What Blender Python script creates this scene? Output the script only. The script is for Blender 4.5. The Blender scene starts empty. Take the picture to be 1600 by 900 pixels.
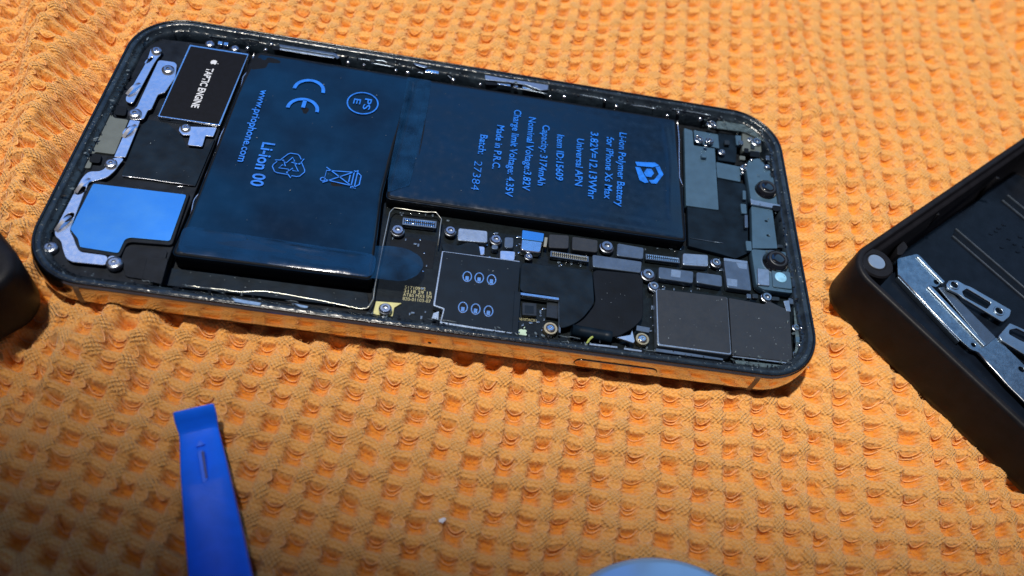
import bpy, bmesh, math, random
import numpy as np
from mathutils import Vector, Matrix, noise
random.seed(7)
S = 0.001                                  # everything below is written in millimetres
scn = bpy.context.scene
COL = scn.collection

# ------------------------------------------------------------------ camera
CAMP = np.array([-1.48470303, -118.03462344, 132.76908844]); FOC = 1257.93661
RC = np.array([[0.98603448, 0.05971378, 0.15546793], [0.13713948, -0.82078334, -0.55453357], [0.09449219, 0.56811001, -0.81750978]])
cam = bpy.data.objects.new('camera', bpy.data.cameras.new('camera')); COL.objects.link(cam); scn.camera = cam
m = Matrix([[RC[0][i], -RC[1][i], -RC[2][i], CAMP[i]*S] for i in range(3)] + [[0, 0, 0, 1]])
cam.matrix_world = m
cam.data.sensor_width = 36; cam.data.lens = FOC/1600*36
cam.data.clip_start = 0.005; cam.data.clip_end = 50
cam.data.dof.use_dof = True; cam.data.dof.focus_distance = 0.172; cam.data.dof.aperture_fstop = 14

def un(px, py, z=0.0):
    """a point of the photograph -> where it lies on the horizontal plane at height z (mm)"""
    d = RC.T @ np.array([(px-800)/FOC, (py-450)/FOC, 1.0])
    return CAMP + d*((z-CAMP[2])/d[2])

# ------------------------------------------------------------------ light
scn.view_settings.view_transform = 'Standard'; scn.view_settings.look = 'None'
scn.view_settings.exposure = 0.0; scn.view_settings.gamma = 1
w = bpy.data.worlds.new('World'); scn.world = w; w.use_nodes = True
bg = w.node_tree.nodes['Background']; bg.inputs[0].default_value = (0.64, 0.62, 0.90, 1); bg.inputs[1].default_value = 0.125

def aim(o, loc, to):
    o.location = Vector(loc)*S
    o.rotation_euler = (Vector(to)-Vector(loc)).to_track_quat('-Z', 'Y').to_euler()
def lamp(name, kind, loc, to, col, energy, **k):
    l = bpy.data.lights.new(name, kind); l.color = col; l.energy = energy
    for a, b in k.items(): setattr(l, a, b)
    o = bpy.data.objects.new(name, l); COL.objects.link(o); aim(o, loc, to); return o
lamp('key_spot', 'SPOT', (-200, 60, 1150), (75, 516, -8), (1.0, 0.94, 0.84), 80.0,
     spot_size=math.radians(54.8), spot_blend=0.045, shadow_soft_size=0.032)  # unseen key lamp; cone edge stands in for a shadow over the near cloth
lamp('blue_reflection_lamp', 'AREA', (-150, 520, 600), (-20, 0, 0), (0.03, 0.31, 1.0), 0.95,
     shape='RECTANGLE', size=0.70, size_y=0.50)  # unseen area lamp in the mirror direction, placed for the blue reflections
lamp('pale_area_lamp', 'AREA', (430, 420, 520), (60, 0, 0), (0.22, 0.55, 1.0), 0.50,
     shape='RECTANGLE', size=0.40, size_y=0.50)  # second unseen area lamp, paler blue, aimed at the right half of the phone

# ------------------------------------------------------------------ materials
def mat(name, base, rough=0.5, metal=0.0, var=0.15, vscale=0.6, bump=0.0, bscale=3.0, col2=None, rvar=0.12,
        coat=0.0, sheen=0.0, alpha=1.0, spec=None, trans=0.0, stretch=None, crease=None):
    m = bpy.data.materials.new(name); m.use_nodes = True
    nt = m.node_tree; N = nt.nodes; L = nt.links; b = N['Principled BSDF']
    if spec is None: spec = 0.12 if (max(base) < 0.06 and rough > 0.35 and not metal) else 0.5
    tc = N.new('ShaderNodeTexCoord'); mp = N.new('ShaderNodeMapping'); L.new(tc.outputs['Object'], mp.inputs[0])
    s = stretch or (1, 1, 1); mp.inputs['Scale'].default_value = (1000*s[0], 1000*s[1], 1000*s[2])
    n1 = N.new('ShaderNodeTexNoise'); n1.inputs['Scale'].default_value = vscale; n1.inputs['Detail'].default_value = 5
    L.new(mp.outputs[0], n1.inputs['Vector'])
    rr = N.new('ShaderNodeMapRange'); rr.inputs[1].default_value = 0.3; rr.inputs[2].default_value = 0.7
    L.new(n1.outputs['Fac'], rr.inputs[0])
    mx = N.new('ShaderNodeMix'); mx.data_type = 'RGBA'
    c2 = col2 or tuple(c*(1-2*var) for c in base)
    mx.inputs[6].default_value = (*base, 1); mx.inputs[7].default_value = (*c2, 1)
    L.new(rr.outputs[0], mx.inputs[0]); L.new(mx.outputs[2], b.inputs['Base Color'])
    r2 = N.new('ShaderNodeMapRange'); r2.inputs[3].default_value = max(0.02, rough-rvar*rough*2); r2.inputs[4].default_value = min(1, rough+rvar*rough*2)
    n2 = N.new('ShaderNodeTexNoise'); n2.inputs['Scale'].default_value = vscale*4; n2.inputs['Detail'].default_value = 3
    L.new(mp.outputs[0], n2.inputs['Vector']); L.new(n2.outputs['Fac'], r2.inputs[0]); L.new(r2.outputs[0], b.inputs['Roughness'])
    b.inputs['Metallic'].default_value = metal; b.inputs['Specular IOR Level'].default_value = spec
    b.inputs['Coat Weight'].default_value = coat; b.inputs['Coat Roughness'].default_value = 0.08
    b.inputs['Sheen Weight'].default_value = sheen; b.inputs['Alpha'].default_value = alpha
    b.inputs['Transmission Weight'].default_value = trans
    if crease:
        wv = N.new('ShaderNodeTexNoise'); wv.noise_type = 'RIDGED_MULTIFRACTAL'; wv.inputs['Scale'].default_value = crease[1]; wv.inputs['Detail'].default_value = 2.5; wv.inputs['Distortion'].default_value = 1.2
        L.new(mp.outputs[0], wv.inputs['Vector'])
        bc_ = N.new('ShaderNodeBump'); bc_.inputs['Strength'].default_value = 1.0; bc_.inputs['Distance'].default_value = crease[0]*S
        L.new(wv.outputs['Fac'], bc_.inputs['Height']); L.new(bc_.outputs[0], b.inputs['Normal'])
    if bump:
        n3 = N.new('ShaderNodeTexNoise'); n3.inputs['Scale'].default_value = bscale; n3.inputs['Detail'].default_value = 4
        L.new(mp.outputs[0], n3.inputs['Vector'])
        bp = N.new('ShaderNodeBump'); bp.inputs['Strength'].default_value = 1.0; bp.inputs['Distance'].default_value = bump*S
        L.new(n3.outputs['Fac'], bp.inputs['Height']); L.new(bp.outputs[0], b.inputs['Normal'])
        if crease: L.new(bc_.outputs[0], bp.inputs['Normal'])
    return m

M = {}
M['steel'] = mat('polished_gold_steel', (0.62, 0.52, 0.40), 0.09, 1.0, 0.10, 0.25, 0.02, 0.5)
M['rim'] = mat('black_gasket', (0.005, 0.008, 0.013), 0.22, 0, 0.3, 1.2, 0.05, 1.5)
M['ledge'] = mat('grimy_ledge', (0.006, 0.010, 0.016), 0.20, 0, 0.3, 0.35, 0.16, 0.9, col2=(0.022, 0.034, 0.048), spec=0.45)
M['floor'] = mat('black_interior', (0.008, 0.011, 0.016), 0.55, 0, 0.3, 0.7, 0.05, 3)
M['bandm'] = mat('antenna_plastic', (0.22, 0.17, 0.12), 0.5)
M['polymer'] = mat('black_polymer', (0.010, 0.014, 0.022), 0.42, 0, 0.3, 0.4, 0.03, 6)
M['film'] = mat('battery_film', (0.002, 0.005, 0.010), 0.13, 0, 0.3, 0.09, 0.09, 0.18, col2=(0.002, 0.018, 0.050), rvar=0.5, spec=0.42, crease=(0.05, 0.16))
M['film2'] = mat('battery_film_tight', (0.004, 0.013, 0.030), 0.20, 0, 0.3, 0.15, 0.03, 0.14, col2=(0.002, 0.014, 0.040), rvar=0.5, spec=0.42, crease=(0.03, 0.12))
M['wall'] = mat('battery_side', (0.004, 0.006, 0.010), 0.5)
M['ink'] = mat('blue_ink', (0.006, 0.18, 0.80), 0.45, 0, 0.22, 0.9)
M['white_ink'] = mat('white_ink', (0.55, 0.58, 0.64), 0.5, 0, 0.05)
M['plate'] = mat('blue_steel_plate', (0.24, 0.66, 1.0), 0.22, 1.0, 0.10, 0.06, 0.004, 30)
M['nickel'] = mat('nickel_bracket', (0.84, 0.86, 0.90), 0.27, 1.0, 0.06, 0.3, 0.004, 3)
M['bright'] = mat('bright_nickel', (0.85, 0.88, 0.9), 0.16, 1.0, 0.08, 1.5, 0.03, 4)
M['screw'] = mat('screw_steel', (0.42, 0.46, 0.52), 0.28, 1.0, 0.15, 2, 0.02, 6)
M['gold'] = mat('gold_ring', (0.62, 0.52, 0.33), 0.35, 1.0, 0.1, 2)
M['tapface'] = mat('satin_black_face', (0.003, 0.004, 0.008), 0.6, 0, 0.2, 1, 0.01, 20)
M['grey'] = mat('grey_plastic', (0.085, 0.105, 0.105), 0.5, 0, 0.1, 0.5, 0.01, 10)
M['shield'] = mat('shield_can', (0.13, 0.18, 0.25), 0.36, 0.8, 0.12, 0.5, 0.015, 8)
M['shield_dark'] = mat('dark_shield_can', (0.020, 0.025, 0.034), 0.42, 0.2, 0.1, 0.3, 0.012, 9)
M['shield_light'] = mat('light_shield_can', (0.36, 0.44, 0.54), 0.35, 0.9, 0.1, 0.8, 0.03, 5)
M['pcb'] = mat('black_circuit_board', (0.005, 0.009, 0.012), 0.4, 0, 0.3, 0.8, 0.04, 4, coat=0.2)
M['simplate'] = mat('navy_plate', (0.004, 0.011, 0.023), 0.48, 0.0, 0.15, 0.4, 0.01, 12)
M['tape'] = mat('navy_black_tape', (0.006, 0.014, 0.026), 0.42, 0, 0.3, 0.3, 0.06, 0.5)
M['tape2'] = mat('black_tape', (0.003, 0.006, 0.012), 0.55, 0, 0.2, 0.3, 0.02, 2)
M['greytape'] = mat('grey_foil', (0.055, 0.115, 0.18), 0.42, 0.3, 0.1, 0.4, 0.02, 3)
M['chip'] = mat('chip', (0.012, 0.017, 0.024), 0.3, 0, 0.2, 1)
M['yellow'] = mat('bare_board_tab', (0.52, 0.50, 0.22), 0.45, 0, 0.1, 1)
M['pcbtext'] = mat('board_lettering', (0.42, 0.40, 0.22), 0.5)
M['mint'] = mat('pale_solder_mask', (0.42, 0.58, 0.46), 0.5)
M['blueclear'] = mat('clear_blue_film', (0.008, 0.06, 0.18), 0.18, 0, 0.2, 0.2, 0.03, 0.3, alpha=0.26)
M['blueclear2'] = mat('clear_blue_tab', (0.01, 0.06, 0.16), 0.16, 0, 0.4, 0.25, 0.03, 0.3, alpha=0.28)
M['fleck'] = mat('residue', (0.11, 0.155, 0.20), 0.4, 0.0, 0.3, 3)
M['shard'] = mat('silver_residue', (0.35, 0.5, 0.66), 0.25, 0.6, 0.2, 2)
M['glue'] = mat('clear_glue', (0.13, 0.19, 0.22), 0.2, 0, 0.3, 1, 0.2, 1.2, alpha=0.55)
M['lens'] = mat('black_lens', (0.003, 0.004, 0.006), 0.10, 0, 0.1, 1, coat=1.0)
M['sensor'] = mat('pale_blue_sensor', (0.25, 0.55, 0.80), 0.35)
M['wire'] = mat('fine_wire', (0.62, 0.62, 0.55), 0.3, 0.9)
M['spudger'] = mat('blue_nylon', (0.003, 0.15, 1.0), 0.38, 0, 0.07, 0.35, 0.03, 2, spec=0.3)
M['tray'] = mat('black_case_plastic', (0.010, 0.010, 0.013), 0.45, 0, 0.2, 0.4, 0.02, 8, spec=0.16)
M['trayin'] = mat('glossy_case_plastic', (0.005, 0.008, 0.015), 0.30, 0, 0.2, 0.3, 0.015, 3, spec=0.12)
M['magnet'] = mat('magnet', (0.45, 0.50, 0.56), 0.38, 0.9, 0.05)
M['brushed'] = mat('spangled_steel', (0.34, 0.41, 0.47), 0.30, 1.0, 0.30, 0.9, 0.02, 2.5, col2=(0.20, 0.25, 0.30), rvar=0.3)
M['traysteel'] = mat('dull_bracket_steel', (0.42, 0.50, 0.58), 0.33, 1.0, 0.12, 0.4, 0.006, 5)
M['disc'] = mat('pale_lid', (0.30, 0.52, 0.80), 0.22, 0.3, 0.03, 0.2)
M['blade'] = mat('green_fibre', (0.45, 0.55, 0.15), 0.6)
M['lint'] = mat('white_lint', (0.85, 0.85, 0.9), 0.8)
M['table'] = mat('dark_wood', (0.10, 0.055, 0.03), 0.5)

def towel_mat():
    m = bpy.data.materials.new('orange_waffle_cotton'); m.use_nodes = True
    nt = m.node_tree; N = nt.nodes; L = nt.links; b = N['Principled BSDF']
    uv = N.new('ShaderNodeUVMap'); uv.uv_map = 'weave'
    tc = N.new('ShaderNodeTexCoord')
    sp = N.new('ShaderNodeSeparateXYZ'); 
    # a little wander so the yarns are not ruled lines
    nz = N.new('ShaderNodeTexNoise'); nz.inputs['Scale'].default_value = 700; nz.inputs['Detail'].default_value = 2
    L.new(tc.outputs['Object'], nz.inputs['Vector'])
    sc = N.new('ShaderNodeVectorMath'); sc.operation = 'MULTIPLY_ADD'; sc.inputs[1].default_value = (0.10, 0.10, 0)
    L.new(nz.outputs['Color'], sc.inputs[0]); L.new(uv.outputs[0], sc.inputs[2]); L.new(sc.outputs[0], sp.inputs[0])
    def mth(op, a, bb):
        n = N.new('ShaderNodeMath'); n.operation = op
        for i, v in enumerate((a, bb)):
            if v is None: continue
            if isinstance(v, (int, float)): n.inputs[i].default_value = v
            else: L.new(v, n.inputs[i])
        return n.outputs[0]
    su = mth('SINE', mth('MULTIPLY', sp.outputs[0], 2*math.pi*6.5), None)
    sv = mth('SINE', mth('MULTIPLY', sp.outputs[1], 2*math.pi*5.5), None)
    weave = mth('MULTIPLY', su, sv)
    # where the two ridges cross the cloth is closely woven, fuzzy, checkered; its paleness is caught light put into the colour
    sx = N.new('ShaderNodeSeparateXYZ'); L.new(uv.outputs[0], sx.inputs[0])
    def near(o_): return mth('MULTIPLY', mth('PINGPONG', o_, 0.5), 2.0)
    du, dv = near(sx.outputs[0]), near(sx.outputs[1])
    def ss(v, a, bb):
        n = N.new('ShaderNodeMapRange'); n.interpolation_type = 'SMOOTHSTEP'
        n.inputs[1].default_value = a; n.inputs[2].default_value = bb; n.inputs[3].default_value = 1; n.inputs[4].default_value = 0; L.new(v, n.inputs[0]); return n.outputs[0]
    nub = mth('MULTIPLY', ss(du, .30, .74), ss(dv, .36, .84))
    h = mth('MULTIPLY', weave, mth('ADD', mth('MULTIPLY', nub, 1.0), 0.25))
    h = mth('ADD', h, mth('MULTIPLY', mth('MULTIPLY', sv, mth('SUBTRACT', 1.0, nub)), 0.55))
    fz = N.new('ShaderNodeTexNoise'); fz.inputs['Scale'].default_value = 4200; fz.inputs['Detail'].default_value = 4; fz.inputs['Roughness'].default_value = 0.7
    L.new(tc.outputs['Object'], fz.inputs['Vector'])
    h2 = mth('ADD', h, mth('MULTIPLY', fz.outputs['Fac'], 1.5))
    bp = N.new('ShaderNodeBump'); bp.inputs['Distance'].default_value = 0.22*S; bp.inputs['Strength'].default_value = 1.0
    L.new(h2, bp.inputs['Height']); L.new(bp.outputs[0], b.inputs['Normal'])
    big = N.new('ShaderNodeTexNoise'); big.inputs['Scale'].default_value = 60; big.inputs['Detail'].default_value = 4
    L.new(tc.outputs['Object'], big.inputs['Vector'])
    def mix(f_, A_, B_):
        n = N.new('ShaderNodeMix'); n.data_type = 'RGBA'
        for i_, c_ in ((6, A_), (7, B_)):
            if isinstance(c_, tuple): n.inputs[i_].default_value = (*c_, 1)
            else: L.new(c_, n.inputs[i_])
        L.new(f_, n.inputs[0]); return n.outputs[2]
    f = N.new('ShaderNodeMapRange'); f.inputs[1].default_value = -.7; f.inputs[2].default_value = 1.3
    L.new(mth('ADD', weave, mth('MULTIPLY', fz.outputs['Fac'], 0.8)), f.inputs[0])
    ground = mix(big.outputs['Fac'], (0.83, 0.27, 0.026), (0.90, 0.35, 0.045))  # same dye throughout: pits painted deeper as shade, ridges paler as lit fuzz
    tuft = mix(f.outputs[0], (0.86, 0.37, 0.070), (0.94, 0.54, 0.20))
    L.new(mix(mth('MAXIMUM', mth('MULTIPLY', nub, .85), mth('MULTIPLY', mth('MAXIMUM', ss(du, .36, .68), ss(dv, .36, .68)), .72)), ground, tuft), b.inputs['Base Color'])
    b.inputs['Roughness'].default_value = 0.9; b.inputs['Specular IOR Level'].default_value = 0.15
    b.inputs['Sheen Weight'].default_value = 0.40; b.inputs['Sheen Roughness'].default_value = 0.45
    b.inputs['Sheen Tint'].default_value = (1.0, 0.74, 0.50, 1)
    b.inputs['Subsurface Weight'].default_value = 0.0
    return m
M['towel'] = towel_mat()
M['yarn'] = mat('orange_yarn', (0.92, 0.43, 0.12), 0.85, 0, 0.1, 1.5, 0.1, 4, sheen=0.6, spec=0.15)

# ------------------------------------------------------------------ builders
ORG = {}
def link(name, me, material, parent=None, loc=None, smooth=False, tagd=None):
    """me has world coordinates in mm unless loc is given (then around its own origin)"""
    o = bpy.data.objects.new(name, me); COL.objects.link(o)
    base = ORG.get(parent.name, Vector((0, 0, 0))) if parent else Vector((0, 0, 0))
    if material: me.materials.clear(); me.materials.append(material)
    if loc is None:
        me.transform(Matrix.Scale(S, 4) @ Matrix.Translation(-base))
    else:
        me.transform(Matrix.Scale(S, 4)); o.location = (Vector(loc)-base)*S
    ORG[o.name] = base if loc is None else Vector(loc)
    if parent: o.parent = parent
    if smooth:
        for p in me.polygons: p.use_smooth = True
    return o
def place_copy(src, loc, parent, rz=0, s=1.0):
    c = src.copy(); COL.objects.link(c)
    base = ORG.get(parent.name, Vector((0, 0, 0))) if parent else Vector((0, 0, 0))
    c.parent = parent; c.location = (Vector(loc)-base)*S; c.rotation_euler = (0, 0, rz); c.scale = (s, s, s)
    return c
def thing(name, loc, label, cat, group=None, kind=None):
    o = bpy.data.objects.new(name, None); COL.objects.link(o); o.location = Vector(loc)*S; o.empty_display_size = 0.01
    ORG[o.name] = Vector(loc); tag(o, label, cat, group, kind); return o
def tag(o, label=None, cat=None, group=None, kind=None):
    for k, v in (('label', label), ('category', cat), ('group', group), ('kind', kind)):
        if v: o[k] = v
    return o
def me_new(vs, fs):
    me = bpy.data.meshes.new('m'); me.from_pydata([tuple(v) for v in vs], [], fs); me.update(); return me
def rnd(pts, r, n=4):
    out = []; k = len(pts)
    for i in range(k):
        a, p, b = (np.array(pts[(i-1) % k][:2]), np.array(pts[i][:2]), np.array(pts[(i+1) % k][:2]))
        u, v = a-p, b-p; lu, lv = np.hypot(*u), np.hypot(*v); q = min(r, lu*.45, lv*.45)
        if q < 1e-4: out.append(tuple(p)); continue
        A = p+u/lu*q; B = p+v/lv*q
        for j in range(n+1):
            t = j/n; out.append(tuple((1-t)**2*A+2*t*(1-t)*p+t*t*B))
    return out
def circ(cx, cy, r, n=24, ry=None, rot=0):
    ry = ry or r
    return [(cx+r*math.cos(t)*math.cos(rot)-ry*math.sin(t)*math.sin(rot), cy+r*math.cos(t)*math.sin(rot)+ry*math.sin(t)*math.cos(rot)) for t in (2*math.pi*i/n for i in range(n))]
def flat_mesh(loops, z, th, bev=0.06):
    cu = bpy.data.curves.new('c', 'CURVE'); cu.dimensions = '2D'; cu.fill_mode = 'BOTH'
    b = min(bev, th*.45); cu.extrude = max(1e-4, th/2-b); cu.bevel_depth = b; cu.bevel_resolution = 1; cu.offset = -b
    for lp in loops:
        s = cu.splines.new('POLY'); s.points.add(len(lp)-1)
        for i, p in enumerate(lp): s.points[i].co = (p[0], p[1], 0, 1)
        s.use_cyclic_u = True
    o = bpy.data.objects.new('t', cu); me = bpy.data.meshes.new_from_object(o)
    bpy.data.objects.remove(o); bpy.data.curves.remove(cu)
    me.transform(Matrix.Translation((0, 0, z-th/2))); return me
def upts(pts, z): return [tuple(un(x, y, z)[:2]) for x, y in pts]
def flat(name, pts, z, th, material, parent, r=0.4, bev=0.06, holes=(), label=None):
    """pts: traced outline, laid at height z; th: thickness below it"""
    loops = [rnd(upts(pts, z), r)] + [h for h in holes]
    o = link(name, flat_mesh(loops, z, th, bev), material, parent)
    if label: o['label'] = label
    return o
def hole(px, py, z, r, ry=None, rot=0):
    c = un(px, py, z); return circ(c[0], c[1], r, 16, ry, rot)
def tube_mesh(paths, r, n=5, cap=True):
    vs, fs = [], []
    for path in paths:
        P = [Vector(p) for p in path]; k0 = len(vs)
        for i, p in enumerate(P):
            t = (P[min(i+1, len(P)-1)]-P[max(i-1, 0)]).normalized()
            a = t.cross(Vector((0, 0, 1)));
            if a.length < 1e-3: a = t.cross(Vector((1, 0, 0)))
            a.normalize(); b = a.cross(t)
            for j in range(n):
                q = 2*math.pi*j/n; vs.append(p+a*(r*math.cos(q))+b*(r*math.sin(q)))
        for i in range(len(P)-1):
            for j in range(n): fs.append((k0+i*n+j, k0+i*n+(j+1) % n, k0+(i+1)*n+(j+1) % n, k0+(i+1)*n+j))
        if cap: fs.append(tuple(range(k0, k0+n))); fs.append(tuple(range(k0+(len(P)-1)*n+n-1, k0+(len(P)-1)*n-1, -1)))
    return me_new(vs, fs)
def wire(name, pts, z, r, material, parent):
    """pts traced; zs: one height"""
    path = [un(x, y, z) for x, y in pts]
    fine = []
    for i in range(len(path)-1):
        for t in (0, .33, .66): fine.append(path[i]*(1-t)+path[i+1]*t)
    fine.append(path[-1])
    for i in range(1, len(fine)-1): fine[i] = fine[i]+np.array([random.uniform(-.05, .05), random.uniform(-.05, .05), random.uniform(-.05, .05)])
    return link(name, tube_mesh([fine], r), material, parent, smooth=True)
def rr_loop(hx, hy, R, inset, z, n=14):
    R2 = max(0.3, R-inset); out = []
    for cx, cy, a0 in ((hx-R, hy-R, 0), (-hx+R, hy-R, 90), (-hx+R, -hy+R, 180), (hx-R, -hy+R, 270)):
        for i in range(n+1):
            a = math.radians(a0+90*i/n); out.append((cx+R2*math.cos(a), cy+R2*math.sin(a), z))
    return out
def ring_mesh(hx, hy, R, prof, n=14, fill_last=False, fill_first=False, sub=0):
    vs, fs = [], []; k = 4*(n+1)
    for d, z in prof: vs += rr_loop(hx, hy, R, d, z, n)
    for i in range(len(prof)-1):
        for j in range(k): fs.append((i*k+j, i*k+(j+1) % k, (i+1)*k+(j+1) % k, (i+1)*k+j))
    if fill_last: fs.append(tuple(range((len(prof)-1)*k, len(prof)*k)))
    if fill_first: fs.append(tuple(range(k-1, -1, -1)))
    me = me_new(vs, fs); bm = bmesh.new(); bm.from_mesh(me); bmesh.ops.recalc_face_normals(bm, faces=bm.faces); bm.to_mesh(me); bm.free()
    return me
def lathe(prof, n=24):
    vs, fs = [], []
    for r, z in prof:
        for j in range(n): a = 2*math.pi*j/n; vs.append((r*math.cos(a), r*math.sin(a), z))
    for i in range(len(prof)-1):
        for j in range(n): fs.append((i*n+j, i*n+(j+1) % n, (i+1)*n+(j+1) % n, (i+1)*n+j))
    fs.append(tuple(range((len(prof)-1)*n, len(prof)*n))); fs.append(tuple(range(n-1, -1, -1)))
    me = me_new(vs, fs); bm = bmesh.new(); bm.from_mesh(me); bmesh.ops.recalc_face_normals(bm, faces=bm.faces); bm.to_mesh(me); bm.free()
    return me
def text_mesh(body, A, B, cap, up=None, z=0, ext=0.012, bold=0.0):
    """lettering whose baseline runs from A to B (mm), capital height cap"""
    cu = bpy.data.curves.new('t', 'FONT'); cu.body = body; cu.size = 1; cu.resolution_u = 3; cu.extrude = 0; cu.offset = bold
    o = bpy.data.objects.new('t', cu); me = bpy.data.meshes.new_from_object(o); bpy.data.objects.remove(o); bpy.data.curves.remove(cu)
    xs = [v.co.x for v in me.vertices]; x0, x1 = min(xs), max(xs)
    A = np.array(A[:2]); B = np.array(B[:2]); d = B-A; L = np.hypot(*d); d = d/L; u = np.array([-d[1], d[0]])
    for v in me.vertices:
        p = A+d*(v.co.x-x0)/(x1-x0)*L+u*v.co.y/0.70*cap; v.co = (p[0], p[1], z)
    return me
def text_px(body, a, b, cap, z, material, parent, name='lettering', bold=0.012):
    return link(name, text_mesh(body, un(*a, z), un(*b, z), cap, z=z+.02, bold=bold), material, parent)
def merge(meshes):
    vs, fs = [], []
    for me in meshes:
        k = len(vs); vs += [v.co[:] for v in me.vertices]; fs += [tuple(k+i for i in p.vertices) for p in me.polygons]
        bpy.data.meshes.remove(me)
    return me_new(vs, fs)
def band(pts, wd, z, closed=False):
    """flat stroke of width wd along pts (mm)"""
    n = len(pts); vs, fs = [], []
    for i in range(n):
        p = np.array(pts[i][:2]); a = np.array(pts[(i-1) % n if closed else max(i-1, 0)][:2]); b = np.array(pts[(i+1) % n if closed else min(i+1, n-1)][:2])
        t = (b-a)/max(1e-6, np.hypot(*(b-a))); q = np.array([-t[1], t[0]])*wd/2
        vs += [(*(p+q), z), (*(p-q), z)]
    for i in range(n if closed else n-1):
        j = (i+1) % n; fs.append((2*i, 2*i+1, 2*j+1, 2*j))
    return me_new(vs, fs)

# ------------------------------------------------------------------ the table and the towel
me = me_new([(-420, -320, -16), (420, -320, -16), (420, 420, -16), (-420, 420, -16)], [(0, 1, 2, 3)])
tag(link('table_top', me, M['table']), kind='structure')

PU, PV = 6.25, 5.0
def sstep(x): x = np.clip(x, 0, 1); return x*x*(3-2*x)
def fnoise(x, y, seed, n=7, base=0.02):
    rs = np.random.RandomState(seed); out = np.zeros_like(x)
    for i in range(n):
        a = rs.uniform(0, 2*np.pi); f = base*rs.uniform(.6, 2.6); out += np.sin((x*np.cos(a)+y*np.sin(a))*f*2*np.pi+rs.uniform(0, 6.28))/n
    return out*2
def linedist(x, y, a, b):
    """signed distance right of the line a->b and position along it (0..1)"""
    a = np.array(a[:2]); b = np.array(b[:2]); d = b-a; L = np.hypot(*d); d = d/L
    return (x-a[0])*d[1]-(y-a[1])*d[0], ((x-a[0])*d[0]+(y-a[1])*d[1])/L
def UV(x, y):
    t = sstep((y+60)/130)
    q = np.minimum(x-70, 0)
    V = y-(1-t)*.00104*q*q-np.maximum(y+40, 0)*(.05+.16*np.clip((x+20)/150, 0, 1))
    U = x-.11*y
    U = U+1.3*fnoise(x, y, 3, base=.008)+.35*fnoise(x, y, 5, base=.03)
    V = V+1.3*fnoise(x, y, 4, base=.008)+.35*fnoise(x, y, 6, base=.03)+.28*fnoise(x, y, 8, base=.075)
    U = U+.30*fnoise(x, y, 7, base=.07)
    # the diagonal crease in the far right corner pulls the columns over
    d, s = linedist(x, y, un(1205, 0, -8), un(1345, 330, -8)); U = U-5.0*np.exp(-(d/16)**2)*np.sign(d)*(1-np.exp(-(d/6)**2))*.6
    return U/PU, V/PV
def big(x, y):
    z = -10.3+0.7*fnoise(x, y, 11, base=.007)
    # long folds left of the phone, running with its short edge
    d, s = linedist(x, y, un(72, -20, -6), un(20, 420, -6)); e = sstep((s+.5)/.3)*sstep((1.35-s)/.5)
    z += e*6.5*np.exp(-(d/6)**2)
    d, s = linedist(x, y, un(190, 0, -8), un(110, 260, -8)); z += -6.5*np.exp(-(d/6)**2)*sstep((s+.6)/.4)*sstep((1.5-s)/.5)
    d, s = linedist(x, y, un(10, 0, -8), un(-40, 330, -8)); z += -6.5*np.exp(-(d/9)**2)*sstep((1.6-s)/.5)
    # bulge that ends in a lip beside the black case
    d, s = linedist(x, y, un(108, 455, -8), un(60, 720, -8)); e = sstep((s+.02)/.12)*sstep((1.0-s)/.6)
    z += e*(3.6*np.exp(-((d+4.5)/9)**2)*(d < 0)+np.where(d >= 0, 3.6*np.exp(-(4.5/9)**2)*np.exp(-(d/1.5)**2)-5.5*(1-np.exp(-(d/4)**2))*np.exp(-(d/22)**2), 0))
    z += .9*fnoise(x, y, 21, base=.018)*(.35+sstep((-60-x)/30))
    for k, (a, b, am, wd) in enumerate((((150, 560), (330, 440), 1.3, 6), ((190, 620), (420, 500), -1.0, 6), ((1205, 0), (1345, 330), 2.0, 8), ((1290, -40), (1440, 260), -.9, 9),
                          ((150, 478), (80, 550), -1.8, 2.4), ((205, 500), (118, 615), -2.0, 2.6), ((255, 520), (165, 650), -1.2, 2.8), ((1510, -60), (1680, 150), -7.0, 8), ((1440, -60), (1600, 150), 2.5, 8))):
        d, s = linedist(x, y, un(*a, -8), un(*b, -8)); z += am*np.exp(-(d/wd)**2)*sstep((s+.3)/.4)*sstep((1.4-s)/.4)
    # pressed flat by what lies on it
    qx = np.maximum(np.abs(x)-76.5, 0); qy = np.maximum(np.abs(y)-36.5, 0); dd = np.hypot(qx, qy)
    k = 1-sstep(dd/2.5); z = z*(1-k)+np.minimum(z, -10.4)*k
    return z
def waf(u, v):
    cu = np.abs((u % 1)-.5)*2; cv = np.abs((v % 1)-.5)*2
    iu, iv = np.round(u), np.round(v)
    rj = np.sin(iu*12.9898+iv*78.233)*43758.5; rj = (rj-np.floor(rj))
    a = sstep((cu-.26)/.46); b = sstep((cv-.28)/.46)
    dome = np.sqrt(np.clip(1-(np.abs((1-cu)/.60)**2.4+np.abs((1-cv)/.68)**2.4), 0, 1))
    pit = .35*(1-np.clip(np.hypot(cu, cv)/.5, 0, 1))
    return 1.62*np.maximum(a*.97, b*.93)+(.38+.26*rj)*dome-pit
def towel_z(x, y):
    u, v = UV(x, y); return big(x, y)+waf(u, v)*(1.2+.22*fnoise(x, y, 31, base=.035)+.14*fnoise(x, y, 32, base=.11)+.45*sstep((-72-x)/14))
st = .30
X, Y = np.meshgrid(np.arange(-150, 212, st), np.arange(-112, 158, st))
Z = towel_z(X, Y); Uc, Vc = UV(X, Y)
ny, nx = X.shape
co = np.stack([X, Y, Z], -1).reshape(-1, 3)
rs = np.random.RandomState(1); co += rs.normal(0, .035, co.shape)
me = bpy.data.meshes.new('waffle_towel')
idx = np.arange(ny*nx).reshape(ny, nx)
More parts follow.
